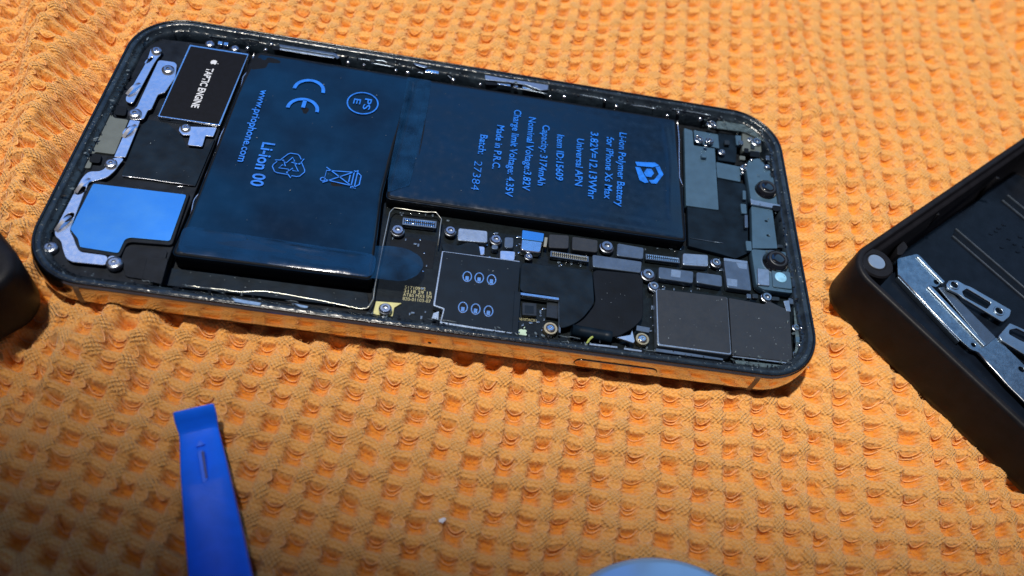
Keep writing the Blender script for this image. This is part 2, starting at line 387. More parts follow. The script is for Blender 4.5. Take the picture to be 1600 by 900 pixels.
q = np.stack([idx[:-1, :-1], idx[:-1, 1:], idx[1:, 1:], idx[1:, :-1]], -1).reshape(-1, 4)
me.vertices.add(len(co)); me.vertices.foreach_set('co', (co*S).ravel())
me.loops.add(q.size); me.loops.foreach_set('vertex_index', q.ravel().astype(np.int32))
me.polygons.add(len(q)); me.polygons.foreach_set('loop_start', np.arange(0, q.size, 4, dtype=np.int32)); me.polygons.foreach_set('loop_total', np.full(len(q), 4, dtype=np.int32))
me.polygons.foreach_set('use_smooth', np.ones(len(q), dtype=bool))
uvl = me.uv_layers.new(name='weave'); uvs = np.stack([Uc, Vc], -1).reshape(-1, 2)[q.ravel()]; uvl.data.foreach_set('uv', uvs.ravel())
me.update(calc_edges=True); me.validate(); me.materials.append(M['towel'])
towel = bpy.data.objects.new('waffle_towel', me); COL.objects.link(towel)
tag(towel, 'orange waffle weave cotton towel spread out under everything', 'towel')

def yarns():
    """the long floats of a waffle weave: loops over the edges of every pit"""
    # invert the cell coordinates on a coarse grid of cells by a few Newton-like steps
    us = np.arange(-26, 36); vs_ = np.arange(-34, 36)
    GU, GV = np.meshgrid(us, vs_); gx = GU*PU+.11*GV*PV; gy = GV*PV*1.0
    def inv(u, v, x, y):
        for _ in range(25):
            a, b = UV(x, y); x = x+(u-a)*PU*.8+.11*(v-b)*PV*.8; y = y+(v-b)*PV*.8
        return x, y
    paths = []; rs = np.random.RandomState(5)
    X0, Y0 = inv(GU.astype(float), GV.astype(float), gx, gy)
    spec = []
    for side, n in ((+1, 2),):            # floats across the pit, sagging in its far and near slopes
        for k in range(n): spec.append(('h', side, k))
    for side in (-1, 1): spec.append(('v', side, 0))
    K = 8; T = np.linspace(-1, 1, K)
    allP = []
    for kind, side, k in spec:
        r1 = rs.normal(0, 1, GU.shape); r2 = rs.normal(0, 1, GU.shape); r3 = rs.uniform(0, 1, GU.shape)
        P = np.zeros(GU.shape+(K, 3))
        for i, t in enumerate(T):
            if kind == 'h':
                u = GU+t*(.27+.03*r1)+.5; v = GV+.5+side*(.33-.11*k+.04*r2)-side*(1-t*t)*(.10+.10*r3)
                lift = .0+.36*(1-t*t)*(.2+r3)
            else:
                v = GV+.5+t*(.24+.03*r1); u = GU+side*.05+side*(1-t*t)*(.13+.05*r3)
                lift = -.02+.22*(1-t*t)*(.3+r3)
            x, y = inv(u, v, X0+.5*PU*(kind == 'h'), Y0+.5*PV)
            P[..., i, 0] = x; P[..., i, 1] = y; P[..., i, 2] = towel_z(x, y)+lift
        keep = rs.uniform(0, 1, GU.shape) < (.72 if kind == 'h' else .5)
        c = P[:, :, K//2]
        under = (np.abs(c[..., 0]) < 79.5) & (np.abs(c[..., 1]) < 39.2)
        keep &= (c[..., 0] > -148) & (c[..., 0] < 208) & (c[..., 1] > -110) & (c[..., 1] < 155) & ~under
        allP.append(P[keep])
    P = np.concatenate(allP)                       # n, K, 3
    T_ = np.gradient(P, axis=1); T_ /= np.linalg.norm(T_, axis=2, keepdims=True)+1e-9
    A = np.cross(T_, np.array([0, 0, 1.0])); A /= np.linalg.norm(A, axis=2, keepdims=True)+1e-9; B = np.cross(A, T_)
    r = .135; n = 4
    ring = [P+A*(r*math.cos(a))+B*(r*math.sin(a)) for a in (2*math.pi*j/n for j in range(n))]
    V = np.stack(ring, 2)                          # m, K, n, 3
    m_ = V.shape[0]; V = V.reshape(-1, 3)
    base = (np.arange(m_)*K*n)[:, None, None]+(np.arange(K-1)*n)[None, :, None]
    j = np.arange(n)[None, None, :]; j2 = (j+1) % n
    F = np.stack([base+j, base+j2, base+n+j2, base+n+j], -1).reshape(-1, 4)
    me = bpy.data.meshes.new('yarn')
    me.vertices.add(len(V)); me.vertices.foreach_set('co', (V*S).ravel())
    me.loops.add(F.size); me.loops.foreach_set('vertex_index', F.ravel().astype(np.int32))
    me.polygons.add(len(F)); me.polygons.foreach_set('loop_start', np.arange(0, F.size, 4, dtype=np.int32)); me.polygons.foreach_set('loop_total', np.full(len(F), 4, dtype=np.int32))
    me.polygons.foreach_set('use_smooth', np.ones(len(F), dtype=bool)); me.update(calc_edges=True)
    me.materials.append(M['yarn'])
    o = bpy.data.objects.new('yarn_loops', me); COL.objects.link(o); o.parent = towel; o['kind'] = 'stuff'
yarns()
def fuzz(n=230000):
    """short loose cotton fibres standing off the cloth"""
    rs = np.random.RandomState(9)
    x = rs.uniform(-148, 208, n*2); y = rs.uniform(-110, 155, n*2)
    near = np.clip(1.25-(y+90)/190, .25, 1); ok = (rs.uniform(0, 1, n*2) < near) & ~((np.abs(x) < 78) & (np.abs(y) < 38))
    x, y = x[ok][:n], y[ok][:n]; k = len(x); z = towel_z(x, y)
    a = rs.uniform(0, 6.28, k); L_ = rs.uniform(.35, 1.1, k); up = rs.uniform(.1, .75, k); w_ = rs.uniform(.012, .024, k); bend = rs.normal(0, .5, k)
    p0 = np.stack([x, y, z-.03], 1)
    p1 = p0+np.stack([np.cos(a)*L_*.5, np.sin(a)*L_*.5, up*L_*.7], 1)
    p2 = p1+np.stack([np.cos(a+bend)*L_*.5, np.sin(a+bend)*L_*.5, up*L_*rs.uniform(-.6, .5, k)], 1)
    sd = np.stack([-np.sin(a)*w_, np.cos(a)*w_, w_*.5], 1)
    V = np.stack([p0-sd, p0+sd, p1+sd, p1-sd, p2], 1).reshape(-1, 3)
    b_ = (np.arange(k)*5)[:, None]; T3 = np.concatenate([b_+[0, 1, 2], b_+[0, 2, 3], b_+[3, 2, 4]], 0).astype(np.int32)
    me = bpy.data.meshes.new('fuzz'); me.vertices.add(len(V)); me.vertices.foreach_set('co', (V*S).ravel())
    me.loops.add(T3.size); me.loops.foreach_set('vertex_index', T3.ravel()); me.polygons.add(len(T3))
    me.polygons.foreach_set('loop_start', np.arange(0, T3.size, 3, dtype=np.int32)); me.polygons.foreach_set('loop_total', np.full(len(T3), 3, dtype=np.int32)); me.update(calc_edges=True)
    me.materials.append(M['fibre']); o = bpy.data.objects.new('cotton_fuzz', me); COL.objects.link(o); o.parent = towel; o['kind'] = 'stuff'
M['fibre'] = mat('pale_cotton_fibre', (0.93, 0.50, 0.17), 0.8, 0, 0.1, 1.0, spec=0.2)
fuzz()

# ------------------------------------------------------------------ the opened phone
phone = thing('smartphone', (0, 0, -7.75), 'opened smartphone with its screen off, battery and circuit board bare, lying on the orange towel', 'phone')
HX, HY, RR = 78.75, 38.7, 12.6
frame = link('frame', ring_mesh(HX, HY, RR, [(.56, -.38), (.3, -.62), (.12, -1.1), (.02, -2.0), (0, -3.6), (.02, -5.0), (.2, -6.2), (.6, -7.0), (1.3, -7.5), (2.4, -7.72)], fill_last=True), M['steel'], phone, smooth=True)
rimprof = [(.55, -.40), (.56, -.10), (.64, 0), (.85, .01), (1.0, -.06), (1.08, -.35)]
rim = link('rim_gasket', ring_mesh(HX, HY, RR, rimprof, n=20), M['rim'], phone, smooth=True)
ledge = link('adhesive_ledge', ring_mesh(HX, HY, RR, [(1.0, -.30), (1.15, -.26), (1.5, -.22), (1.95, -.28), (2.15, -.5), (2.25, -1.15), (2.9, -1.35), (3.3, -1.7), (3.4, -5.3)], n=20), M['ledge'], phone, smooth=True)
link('cavity_floor', ring_mesh(HX, HY, RR, [(3.4, -5.25)], n=20, fill_last=True), M['floor'], phone)
# details of the steel side
prof = [(-38.7+d-.02, z) for d, z in [(.30, -.62), (.12, -1.1), (.02, -2.0), (0, -3.6), (.02, -5.0), (.2, -6.2), (.6, -7.0), (1.3, -7.5)]]
def side_strip(x0, x1, name, material, off=0.0):
    vs = [(x, y-off, z-(off if z < -6 else 0)) for x in (x0, x1) for y, z in prof]; n = len(prof)
    return link(name, me_new(vs, [(i, i+1, n+i+1, n+i) for i in range(n-1)]), material, frame, smooth=True)
xb1 = un(124, 452, -2.5)[0]; xb2 = un(1180, 598, -2.5)[0]
# un() on a level plane gives x well enough on the side wall
side_strip(xb1-.55, xb1+.55, 'antenna_band', M['bandm']); side_strip(xb2-.55, xb2+.55, 'antenna_band', M['bandm'])
bx0, bx1 = un(899, 566, -3)[0], un(1027, 584, -3)[0]
def capsule(x0, x1, z0, z1, y, th, bev):
    R = (z1-z0)/2; zc = (z0+z1)/2; pts = []
    for i in range(13): a = math.pi/2+math.pi*i/12; pts.append((x0+R+R*math.cos(a), zc+R*math.sin(a)))
    for i in range(13): a = -math.pi/2+math.pi*i/12; pts.append((x1-R+R*math.cos(a), zc+R*math.sin(a)))
    me = flat_mesh([pts], th, th, bev); me.transform(Matrix.Rotation(math.pi/2, 4, 'X')); me.transform(Matrix.Translation((0, y, 0))); return me
M['groove'] = mat('dark_groove', (.02, .012, .008), .5)
link('button_groove', capsule(bx0-.16, bx1+.16, -5.1, -2.25, -38.66, .05, .01), M['groove'], frame)
link('side_button', capsule(bx0, bx1, -4.95, -2.4, -38.70, .22, .1), M['steel'], frame)
mh = un(672, 531, -4)
link('microphone_hole', capsule(mh[0]-.35, mh[0]+.35, -4.15, -3.45, -38.68, .05, .01), M['groove'], frame)

# adhesive crumbs and torn gasket along the rim
def crumbs(n, mn, mx, zr, seed, wher):
    rs = random.Random(seed); vs, fs = [], []
    for _ in range(n):
        x, y = wher(rs); z = rs.uniform(*zr); s = rs.uniform(mn, mx)*(1 if rs.random() < .85 else 1.8); k = len(vs); a = rs.uniform(0, 6.28); el = rs.uniform(1, 2.5)
        P = [(math.cos(a+t)*s*el*rs.uniform(.6, 1.2), math.sin(a+t)*s*rs.uniform(.6, 1.2)) for t in (0, 1.3, 2.5, 3.8, 5.0)]
        vs += [(x+p*math.cos(a)-q_*math.sin(a), y+p*math.sin(a)+q_*math.cos(a), z) for p, q_ in P]
        vs.append((x, y, z+s*rs.uniform(.4, .9))); fs += [(k+i, k+(i+1) % 5, k+5) for i in range(5)]
    return me_new(vs, fs)
def on_rim(rs, lo=1.2, hi=2.0):
    lp = rr_loop(HX, HY, RR, rs.uniform(lo, hi), 0, 20)
    d = [math.dist(lp[i], lp[(i+1) % len(lp)]) for i in range(len(lp))]; t = rs.uniform(0, sum(d)); i = 0
    while t > d[i]: t -= d[i]; i += 1
    a, b = lp[i], lp[(i+1) % len(lp)]; f = t/d[i]; return a[0]+(b[0]-a[0])*f, a[1]+(b[1]-a[1])*f
def inner_rim(rs): return on_rim(rs, 2.3, 3.6)
def right_end(rs): return rs.choice([(rs.uniform(70.5, 75.6), rs.uniform(-31, 30)), (rs.uniform(56, 76), rs.uniform(31, 35.6)), (rs.uniform(60, 76), rs.uniform(-35.6, -33))])
link('adhesive_crumbs', crumbs(420, .05, .13, (-.26, -.2), 1, on_rim), M['fleck'], rim)
link('adhesive_crumbs', crumbs(380, .08, .24, (-1.5, -.5), 2, inner_rim), M['polymer'], rim)
link('adhesive_crumbs', crumbs(170, .07, .2, (-1.4, -.2), 3, inner_rim), M['fleck'], rim)
link('adhesive_crumbs', crumbs(110, .08, .26, (-1.8, -.6), 4, right_end), M['glue'], rim)
def gasket_shreds(seed):
    rs = random.Random(seed); paths = []
    for _ in range(2):
        x, y = inner_rim(rs); z = rs.uniform(-1.4, -.3); a = 0 if abs(y) > 33 else math.pi/2; p = []
        L = rs.uniform(1, 5)
        for i in range(6): p.append((x+math.cos(a)*L*i/5+rs.uniform(-.12, .12), y+math.sin(a)*L*i/5+rs.uniform(-.12, .12), z+rs.uniform(-.15, .2)))
        if abs(p[-1][0]) < 74.5 and abs(p[-1][1]) < 36: paths = [p]
    return tube_mesh(paths, .09, 4) if paths else None
for sd in range(24):
    g_ = gasket_shreds(sd)
    if g_: link('gasket_shred', g_, M['fleck'], rim, smooth=True)


# --- screws: one prototype of each kind, then copies
def screw_proto(name, parent, loc, material, r=1.0, slot='x', collar=False):
    h = .45
    prof = [(r*1.0, -.5), (r*1.0, h*.4), (r*.86, h*.75), (r*.62, h), (r*.30, h*1.0), (r*.26, h*.45), (0.02, h*.4)]
    return link(name, lathe(prof, 20), material, parent, loc=loc, smooth=False)
def standoff_mesh(r): return lathe([(r*1.15, -.6), (r*1.15, .0), (r*1.0, .1), (r*.95, .35), (r*.85, .5), (r*.5, .5), (r*.42, .0), (0.02, -.05)], 24)

# --- left end: speaker, brackets, haptic motor
Z1 = -2.3
carrier = flat('lower_carrier', [(232, 58), (395, 78), (265, 400), (250, 448), (55, 424), (48, 395), (80, 330), (130, 235), (190, 110)], Z1, 2.6, M['polymer'], phone, r=3, bev=.15)
sp = flat('loudspeaker', [(140, 281), (297, 301), (269, 383), (205, 378), (198, 380), (187, 402), (120, 391), (117, 377), (104, 361)], -1.55, 1.2, M['polymer'], phone, r=.8, bev=.12)
flat('speaker_plate', [(145.4, 286.5), (291.5, 304), (265.5, 376.7), (202, 371), (194.5, 375), (185, 395.6), (124.6, 386), (121.6, 373), (109.5, 358)], -1.32, .35, M['plate'], sp, r=.5, bev=.05)
flat('speaker_cover', [(206, 385), (262, 391), (249, 440), (196, 432), (189, 404), (197, 385)], -1.9, 1.0, M['polymer'], sp, r=.6)
flat('speaker_cover', [(230, 400), (263, 404), (252, 444), (222, 436)], -1.65, .5, M['polymer'], sp, r=.4)
lb = flat('speaker_bracket', [(138, 267.5), (155, 267.5), (163, 264), (168, 253), (178, 246), (195, 247), (186, 257), (180, 266), (168, 277), (151, 282), (139, 284), (108.5, 360), (115, 371), (119, 383), (124.6, 393.5), (169, 399.4), (166, 414.5), (112, 409), (103, 404), (98, 390), (95, 376), (86, 369), (85, 360), (127, 279)], -1.15, .3, M['nickel'], phone, r=.9,
          holes=[hole(126, 297.5, -1.15, .75, 1.2, -.35), hole(107, 339.5, -1.15, .75, 1.3, -.35)])
ub = flat('connector_bracket', [(178, 245), (203, 187), (219, 189), (196, 245.5)], -1.0, .3, M['nickel'], phone, r=.2, holes=[hole(199, 203, -1.0, .6, 1.5, -.35)])
flat('connector_bracket', [(201, 172), (213, 168.5), (248, 93.5), (273, 97), (276.5, 101), (274, 120), (257, 145), (247, 147), (236, 171), (231, 172), (224, 186.5), (203, 187)], -.95, .35, M['nickel'], phone, r=.7)
flat('connector_bracket', [(236, 75), (251, 77), (252, 84), (245, 92), (239.5, 101), (207, 162), (197, 159), (196, 153), (229, 96)], -1.25, .3, M['nickel'], phone, r=.6, holes=[hole(233, 94, -1.25, .45, 1.3, -.35)])
flat('charging_port_housing', [(171, 171), (178, 184), (201, 187), (179, 241), (148, 237), (141, 263), (131, 262), (133, 243)], -1.7, 2.4, M['grey'], phone, r=.5)
for (px, py, ang) in ((209, 140, -.45), (203, 206, -.4), (130, 291, -.4), (99.5, 350, -.4)):
    c = un(px, py, -1.0); vs = []; n = 8
    for i in range(n):
        t = i/(n-1); s = (t-.5)*4.0; zz = .05+.75*math.sin(t*math.pi*.8); wv = .42-.10*t
        for e in (-1, 1): vs.append((c[0]+s*math.sin(-ang)+e*wv*math.cos(ang), c[1]+s*math.cos(ang)*1+e*wv*math.sin(ang), -1.0+zz))
    link('spring_contact', me_new(vs, [(2*i, 2*i+1, 2*i+3, 2*i+2) for i in range(n-1)]), M['nickel'], lb if py > 250 else ub, smooth=True)
for (px, py) in ((196, 115), (190, 172), (150, 246), (176, 250)):
    flat('contact_recess', [(px-9, py-7), (px+9, py-5), (px+6, py+9), (px-11, py+7)], -1.5, .3, M['tape2'], phone, r=.6)
hm = flat('haptic_motor', [(296, 69.5), (389, 84), (343.5, 196.5), (246, 182)], -1.05, 3.2, M['bright'], phone, r=.3, bev=.1)
flat('motor_face', [(298, 72), (386.5, 85.8), (341.5, 193.8), (249, 180.2)], -.99, .1, M['tapface'], hm, r=.2, bev=.02)
text_px('TAPTIC ENGINE', (323.5, 106), (298.6, 167.5), 1.55, -.97, M['white_ink'], hm, bold=.022)
def fruit(c, s, rot, z):
    """bitten fruit silhouette with a leaf"""
    P = []
    for i in range(40):
        t = 2*math.pi*i/40; r = 1+.07*math.cos(2*t)+.10*math.cos(3*(t+math.pi/2))*0.3
        x = r*math.cos(t)*.92; y = r*math.sin(t); 
        if abs(x) < .35 and y > 0: y -= .16*(1-abs(x)/.35)
        if abs(x) < .3 and y < 0: y += .09*(1-abs(x)/.3)
        d = math.hypot(x-1.05, y-.12)
        if d < .42: x = 1.05+(x-1.05)/d*.42 if d > 1e-3 else x; x = min(x, 1.05-math.sqrt(max(0, .42**2-(y-.12)**2)))
        P.append((x, y))
    leaf = [(0.05, 1.05), (.12, 1.3), (.38, 1.55), (.36, 1.28), (.18, 1.08)]
    R = lambda p: (c[0]+s*(p[0]*math.cos(rot)-p[1]*math.sin(rot)), c[1]+s*(p[0]*math.sin(rot)+p[1]*math.cos(rot)), z)
    vs = [R((0, 0))]+[R(p) for p in P]+[R(p) for p in leaf]
    fs = [(0, 1+i, 1+(i+1) % 40) for i in range(40)]+[tuple(range(41, 46))]
    return me_new(vs, fs)
link('fruit_emblem', fruit(un(334.0, 97.5, -.97), .78, math.radians(-93), -.95), M['white_ink'], hm)
mb = flat('motor_bracket', [(281, 197), (339, 199), (333, 213.5), (321, 212), (316, 229), (293, 226.5), (297, 211), (285, 211), (279, 204)], -1.5, .3, M['nickel'], phone, r=.3)
flat('black_cover_sheet', [(232, 187), (262, 192), (285, 214), (292, 231), (318, 233), (336, 217), (305, 291), (190, 274), (214, 200)], -1.9, .3, M['tape'], phone, r=.3)
wire('cover_edge', [(191, 274.8), (240, 281), (302, 290)], -1.85, .1, M['nickel'], phone)
wire('cover_edge', [(276, 292), (288, 291.5)], -1.7, .08, M['nickel'], phone)
s0 = screw_proto('screw', lb, tuple(un(173.3, 256, -1.0)), M['screw'], 1.25)
for px, py, z, par, sc in ((178.6, 411.5, -1.2, lb, 1.25), (78.5, 387.3, -1.6, lb, 1.15), (210.7, 178, -.85, ub, 1.2), (262.7, 109.3, -.85, ub, 1.15), (244.8, 79.2, -1.1, ub, 1.0), (290, 200, -1.4, mb, .9), (328, 69, -1.2, hm, .9), (367, 76, -1.4, hm, .8)):
    c = place_copy(s0, tuple(un(px, py, z)), par, rz=random.uniform(0, 3), s=sc*.95)
flat('screw_seat', [(169, 401), (176, 399), (188, 403), (190, 411), (184, 420), (172, 420), (165, 414)], -1.25, .5, M['nickel'], lb, r=1)
for q_ in (((341, 64), (348, 65), (347, 70), (340, 69)), ((350, 65.5), (357, 66.5), (356, 71), (349, 70))):
    flat('solder_pad', q_, -1.2, .5, M['bright'], hm, r=.1)
# screw slots
# --- battery
ZB = -.75
def cell(name, pts, material, wr, seed, r=1.3):
    """pouch cell: soft top with a slightly domed, wrinkled film"""
    o = flat(name, pts, ZB, 4.4, M['wall'], phone, r=r, bev=.45)
    lp = rnd(upts(pts, ZB), r, 5)
    bm = bmesh.new(); f = bm.faces.new([bm.verts.new((p[0], p[1], 0)) for p in lp]); 
    xs = [p[0] for p in lp]; ys = [p[1] for p in lp]
    for ax, lo, hi in ((0, min(xs), max(xs)), (1, min(ys), max(ys))):
        c = lo+.5
        while c < hi:
            co_ = (c, 0, 0) if ax == 0 else (0, c, 0); no = (1, 0, 0) if ax == 0 else (0, 1, 0)
            bmesh.ops.bisect_plane(bm, geom=bm.verts[:]+bm.edges[:]+bm.faces[:], plane_co=co_, plane_no=no); c += .55
    P = np.array(lp)
    for v in bm.verts:
        d = 1e9
        for i in range(len(P)):
            a, b = P[i], P[(i+1) % len(P)]; ab = b-a; t = max(0, min(1, np.dot(np.array(v.co[:2])-a, ab)/max(1e-9, ab@ab))); d = min(d, np.hypot(*(np.array(v.co[:2])-a-ab*t)))
        edge = min(1, d/1.6)
        v.co.z = ZB-.28+.34*math.sqrt(edge*(2-edge))+wr(v.co.x, v.co.y)*edge
    me = bpy.data.meshes.new('f'); bm.to_mesh(me); bm.free()
    if me.polygons and me.polygons[0].normal.z < 0: me.flip_normals()
    return o, link('film_wrap', me, material, o, smooth=True)
def ripple(a, b, amp, wd, z=ZB):
    a = un(*a, z); b = un(*b, z); d = b-a; L = np.hypot(d[0], d[1]); d = d/L
    def f(x, y):
        q = (x-a[0])*d[1]-(y-a[1])*d[0]; s = ((x-a[0])*d[0]+(y-a[1])*d[1])/L
        q += .35*math.sin(s*7+a[0]); e = max(0, min(1, s*6+.3))*max(0, min(1, (1-s)*6+.3))
        return amp*e*math.exp(-(q/wd)**2)
    return f
R1 = [ripple((300, 357), (585, 402), 0.174, .55), ripple((290, 373), (585, 415), -0.067, .8), ripple((285, 385), (575, 424), 0.134, .8), ripple((640, 130), (590, 400), 0.147, .9), ripple((620, 130), (575, 390), 0.107, .6),
      ripple((380, 110), (300, 350), 0.080, 1.0), ripple((470, 330), (560, 345), 0.080, 1.6), ripple((455, 250), (470, 380), 0.046, 1.2), ripple((540, 250), (560, 330), 0.054, 1)]
def w1(x, y): return sum(f(x, y) for f in R1)+.10*noise.noise(Vector((x*.09, y*.09, 1)))+.03*noise.noise(Vector((x*.35, y*.35, 2)))
R2 = [ripple((668, 130), (630, 300), .12, .6), ripple((676, 130), (640, 300), -.08, .5), ripple((684, 135), (650, 305), .08, .5), ripple((640, 300), (1050, 365), .12, .8), ripple((700, 290), (1040, 345), .05, .6), ripple((1040, 190), (1052, 350), .12, .7), ripple((680, 140), (1040, 198), .08, .9)]
def w2(x, y): return sum(f(x, y) for f in R2)+.05*noise.noise(Vector((x*.06, y*.06, 5)))
c1, f1 = cell('battery_cell', [(403, 80), (646, 120), (598, 300), (581, 437), (267, 397.5), (296, 335), (391, 92)], M['film'], w1, 1)
c2, f2 = cell('battery_cell', [(650, 121), (1058, 186), (1073, 377), (602, 309)], M['film2'], w2, 2)
ZT = ZB+.30
def tx(s, a, b, cap, par=c1, bold=.012): return text_px(s, a, b, cap, ZT, M['ink'], par, bold=bold)
tx('www.priophone.com', (408, 140), (371, 252), 1.7)
tx('Li-ion 00', (411, 222), (390.5, 289.5), 2.6, bold=.02)
def arc_band(cx, cy, R0, R1_, a0, a1, z, n=28):
    vs = []; 
    for i in range(n+1):
        a = math.radians(a0+(a1-a0)*i/n); vs += [(cx+R1_*math.cos(a), cy+R1_*math.sin(a), z), (cx+R0*math.cos(a), cy+R0*math.sin(a), z)]
    return me_new(vs, [(2*i, 2*i+1, 2*i+3, 2*i+2) for i in range(n)])
ca, cb = un(482.6, 140.6, ZT), un(472.6, 170.6, ZT)
Rm = [arc_band(ca[0], ca[1], 2.85, 3.65, -3, 183, ZT), arc_band(cb[0], cb[1], 2.85, 3.65, -3, 183, ZT), band([(cb[0], cb[1]+3), (cb[0], cb[1]+.55)], .85, ZT)]
link('conformity_mark', merge(Rm), M['ink'], c1)
pc = un(566.7, 161, ZT)
link('certification_mark', merge([arc_band(pc[0], pc[1], 3.3, 3.62, 0, 360, ZT, 48),
     text_mesh('PS', (pc[0]+.35, pc[1]+1.7), (pc[0]+.25, pc[1]-1.9), 1.6, z=ZT, bold=.01), text_mesh('E', (pc[0]-2.1, pc[1]+1.1), (pc[0]-2.1, pc[1]-.6), 1.6, z=ZT, bold=.01)]), M['ink'], c1)
rc = un(453, 258.5, ZT); parts_ = []
for k in range(3):
    A_ = math.radians(120*k+90)
    def T(p, A_=A_): return (rc[0]+p[0]*math.cos(A_-math.pi/2)-p[1]*math.sin(A_-math.pi/2), rc[1]+p[0]*math.sin(A_-math.pi/2)+p[1]*math.cos(A_-math.pi/2))
    o_ = [(-2.2, 1.3), (-1.1, 3.1), (-.6, 3.5), (.9, 3.5), (1.4, 3.1), (1.9, 2.2), (2.5, 2.5), (1.9, .75), (.1, .95), (.7, 1.4), (.1, 2.4), (-.9, .6)]
    parts_.append(band([T(p) for p in o_], .22, ZT, True))
link('recycling_mark', merge(parts_), M['ink'], c1)
bc = un(535, 277, ZT)
def TB(p): return (bc[0]+p[1], bc[1]-p[0])   # mark stands with its top towards +x
bp_ = [band([TB(p) for p in q_], .25, ZT, cl) for q_, cl in (
    ([(-1.9, 2.2), (-1.3, -3.6), (1.3, -3.6), (1.9, 2.2)], False), ([(-2.4, 2.2), (2.6, 2.2), (2.6, 2.9), (-2.4, 2.9)], True),
    ([(-2.0, 2.9), (-1.2, 3.8), (1.3, 3.8), (2.2, 2.9)], False), ([(-2.6, 3.0), (2.2, -3.8)], False), ([(2.6, 3.2), (-2.2, -3.8)], False), ([(-1.0, 1.5), (1.0, 1.5)], False),
    ([TBp for TBp in circ(1.3, -3.9, .5, 14)], True))]
link('crossed_bin_mark', merge(bp_), M['ink'], c1)
for s_, a, b, cp in (('Li-ion Polymer Battery', (968.3, 206.7), (962.7, 321.7), 1.75), ('for iPhone Xs Max', (948.3, 213.3), (944, 310), 1.75), ('3.82V=12.13Whr', (923.3, 205.7), (918.7, 310), 1.85),
                     ('Universal APN', (901.7, 216), (898.3, 289.3), 1.7), ('Item ID:15609', (870.7, 210), (868.3, 281), 1.7), ('Capacity: 3174mAh', (848.3, 195), (840, 289), 1.7),
                     ('Nominal Voltage:3.82V', (826.7, 182.7), (816, 296.7), 1.7), ('Charge limit Voltage: 4.35V', (804, 171), (789, 306), 1.7), ('Made in P.R.C.', (777.3, 195.3), (769, 263.3), 1.7), ('Batch:', (751, 210), (746.7, 240), 1.7)):
    tx(s_, a, b, cp, c2)
tx('27384', (741.7, 251), (735.7, 296), 1.8, c2, bold=-.012)
def lg(pts): return [tuple(un(640+x/3, 90+y/3, ZT)[:2])+(ZT,) for x, y in pts]
LG = [[(1058, 488), (1150, 492), (1170, 506), (1140, 514), (1066, 507)], [(1152, 512), (1172, 510), (1190, 548), (1168, 546)], [(1168, 546), (1190, 548), (1158, 591), (1134, 590), (1120, 574), (1146, 573)],
      [(1058, 512), (1080, 514), (1120, 584), (1104, 588), (1078, 574)], [(1098, 540), (1112, 520), (1134, 522), (1146, 542), (1132, 560), (1110, 558)]]
link('hexagon_logo', merge([me_new(lg(p), [tuple(range(len(p)))]) for p in LG]), M['ink'], c2)
wire('foil_edge', [(397, 83), (391, 107), (380, 120), (372, 152)], ZB-.2, .13, M['nickel'], c1)
wire('foil_edge', [(363, 173), (352, 197), (344, 213), (336, 240), (322, 273), (315, 297), (303, 312), (297.6, 335)], ZB-.3, .13, M['nickel'], c1)
wire('foil_edge', [(1058.5, 189), (1061, 221.5), (1062, 277), (1067, 291)], ZB+.1, .16, M['nickel'], c2)
# joining tape over the seam and the pull tab lying on the board
flat('seam_tape', [(637, 120), (674, 126), (668, 172), (640, 290), (606, 300), (606, 280), (628, 168)], ZB+.24, .06, M['blueclear2'], c1, r=.4, bev=.01)
flat('pull_tab', [(560, 384), (610, 384), (636, 388), (657, 400), (663, 415), (652, 431), (629, 440), (560, 432)], -.9, .05, M['blueclear2'], c1, r=1.2, bev=.01)
flat('film_flap', [(286, 352), (590, 398), (583, 434), (276, 394)], ZB+.20, .04, M['blueclear'], c1, r=2, bev=.01)
flat('front_ledge', [(262, 418), (574, 458), (577, 482), (246, 444)], -4.3, .8, M['tape'], phone, r=.4)

# --- circuit board
ZP = -4.1
board = flat('circuit_board', [(600, 316), (690, 330), (1075, 385), (1190, 398), (1250, 470), (1252, 566), (1150, 570), (577, 492)], ZP, .9, M['pcb'], phone, r=.6)
zs = -2.5
def bd(name, pts, z, th, material, r=.25, bev=.06, par=board, **k): return flat(name, pts, z, th, material, par, r=r, bev=bev, **k)
# connectors with rows of pins
def connector(a, b, wd, z, pin, n):
    A = un(*a, z); B = un(*b, z); d = (B-A); L = np.hypot(*d[:2]); d = d/L; nrm = np.array([-d[1], d[0], 0])
    def rect(s0, s1, t0, t1): return [tuple((A+d*s+nrm*t)[:2]) for s, t in ((s0, t0), (s1, t0), (s1, t1), (s0, t1))]
    o = link('connector', flat_mesh([rnd(rect(0, L, -wd/2, wd/2), .15), rect(.35, L-.35, -wd/2+.3, wd/2-.3)], z, .8, .04), M['shield'], board)
    ps = []
    for i in range(n):
        s = .6+(L-1.2)*i/(n-1)
        for t in (-1, 1): ps.append(flat_mesh([rect(s-.11, s+.11, t*wd*.22-.24, t*wd*.22+.24)], z+.06, .3, .02))
    link('pins', merge(ps), pin, o)
    link('connector_core', flat_mesh([rect(.5, L-.5, -.12, .12)], z-.05, .5, .02), M['chip'], o)
connector((629, 345), (682, 351), 1.9, -2.7, M['bright'], 15)
connector((860, 396), (920, 405), 1.5, -2.7, M['gold'], 17)
connector((1009, 400.5), (1062, 407), 1.5, -2.7, M['bright'], 15)
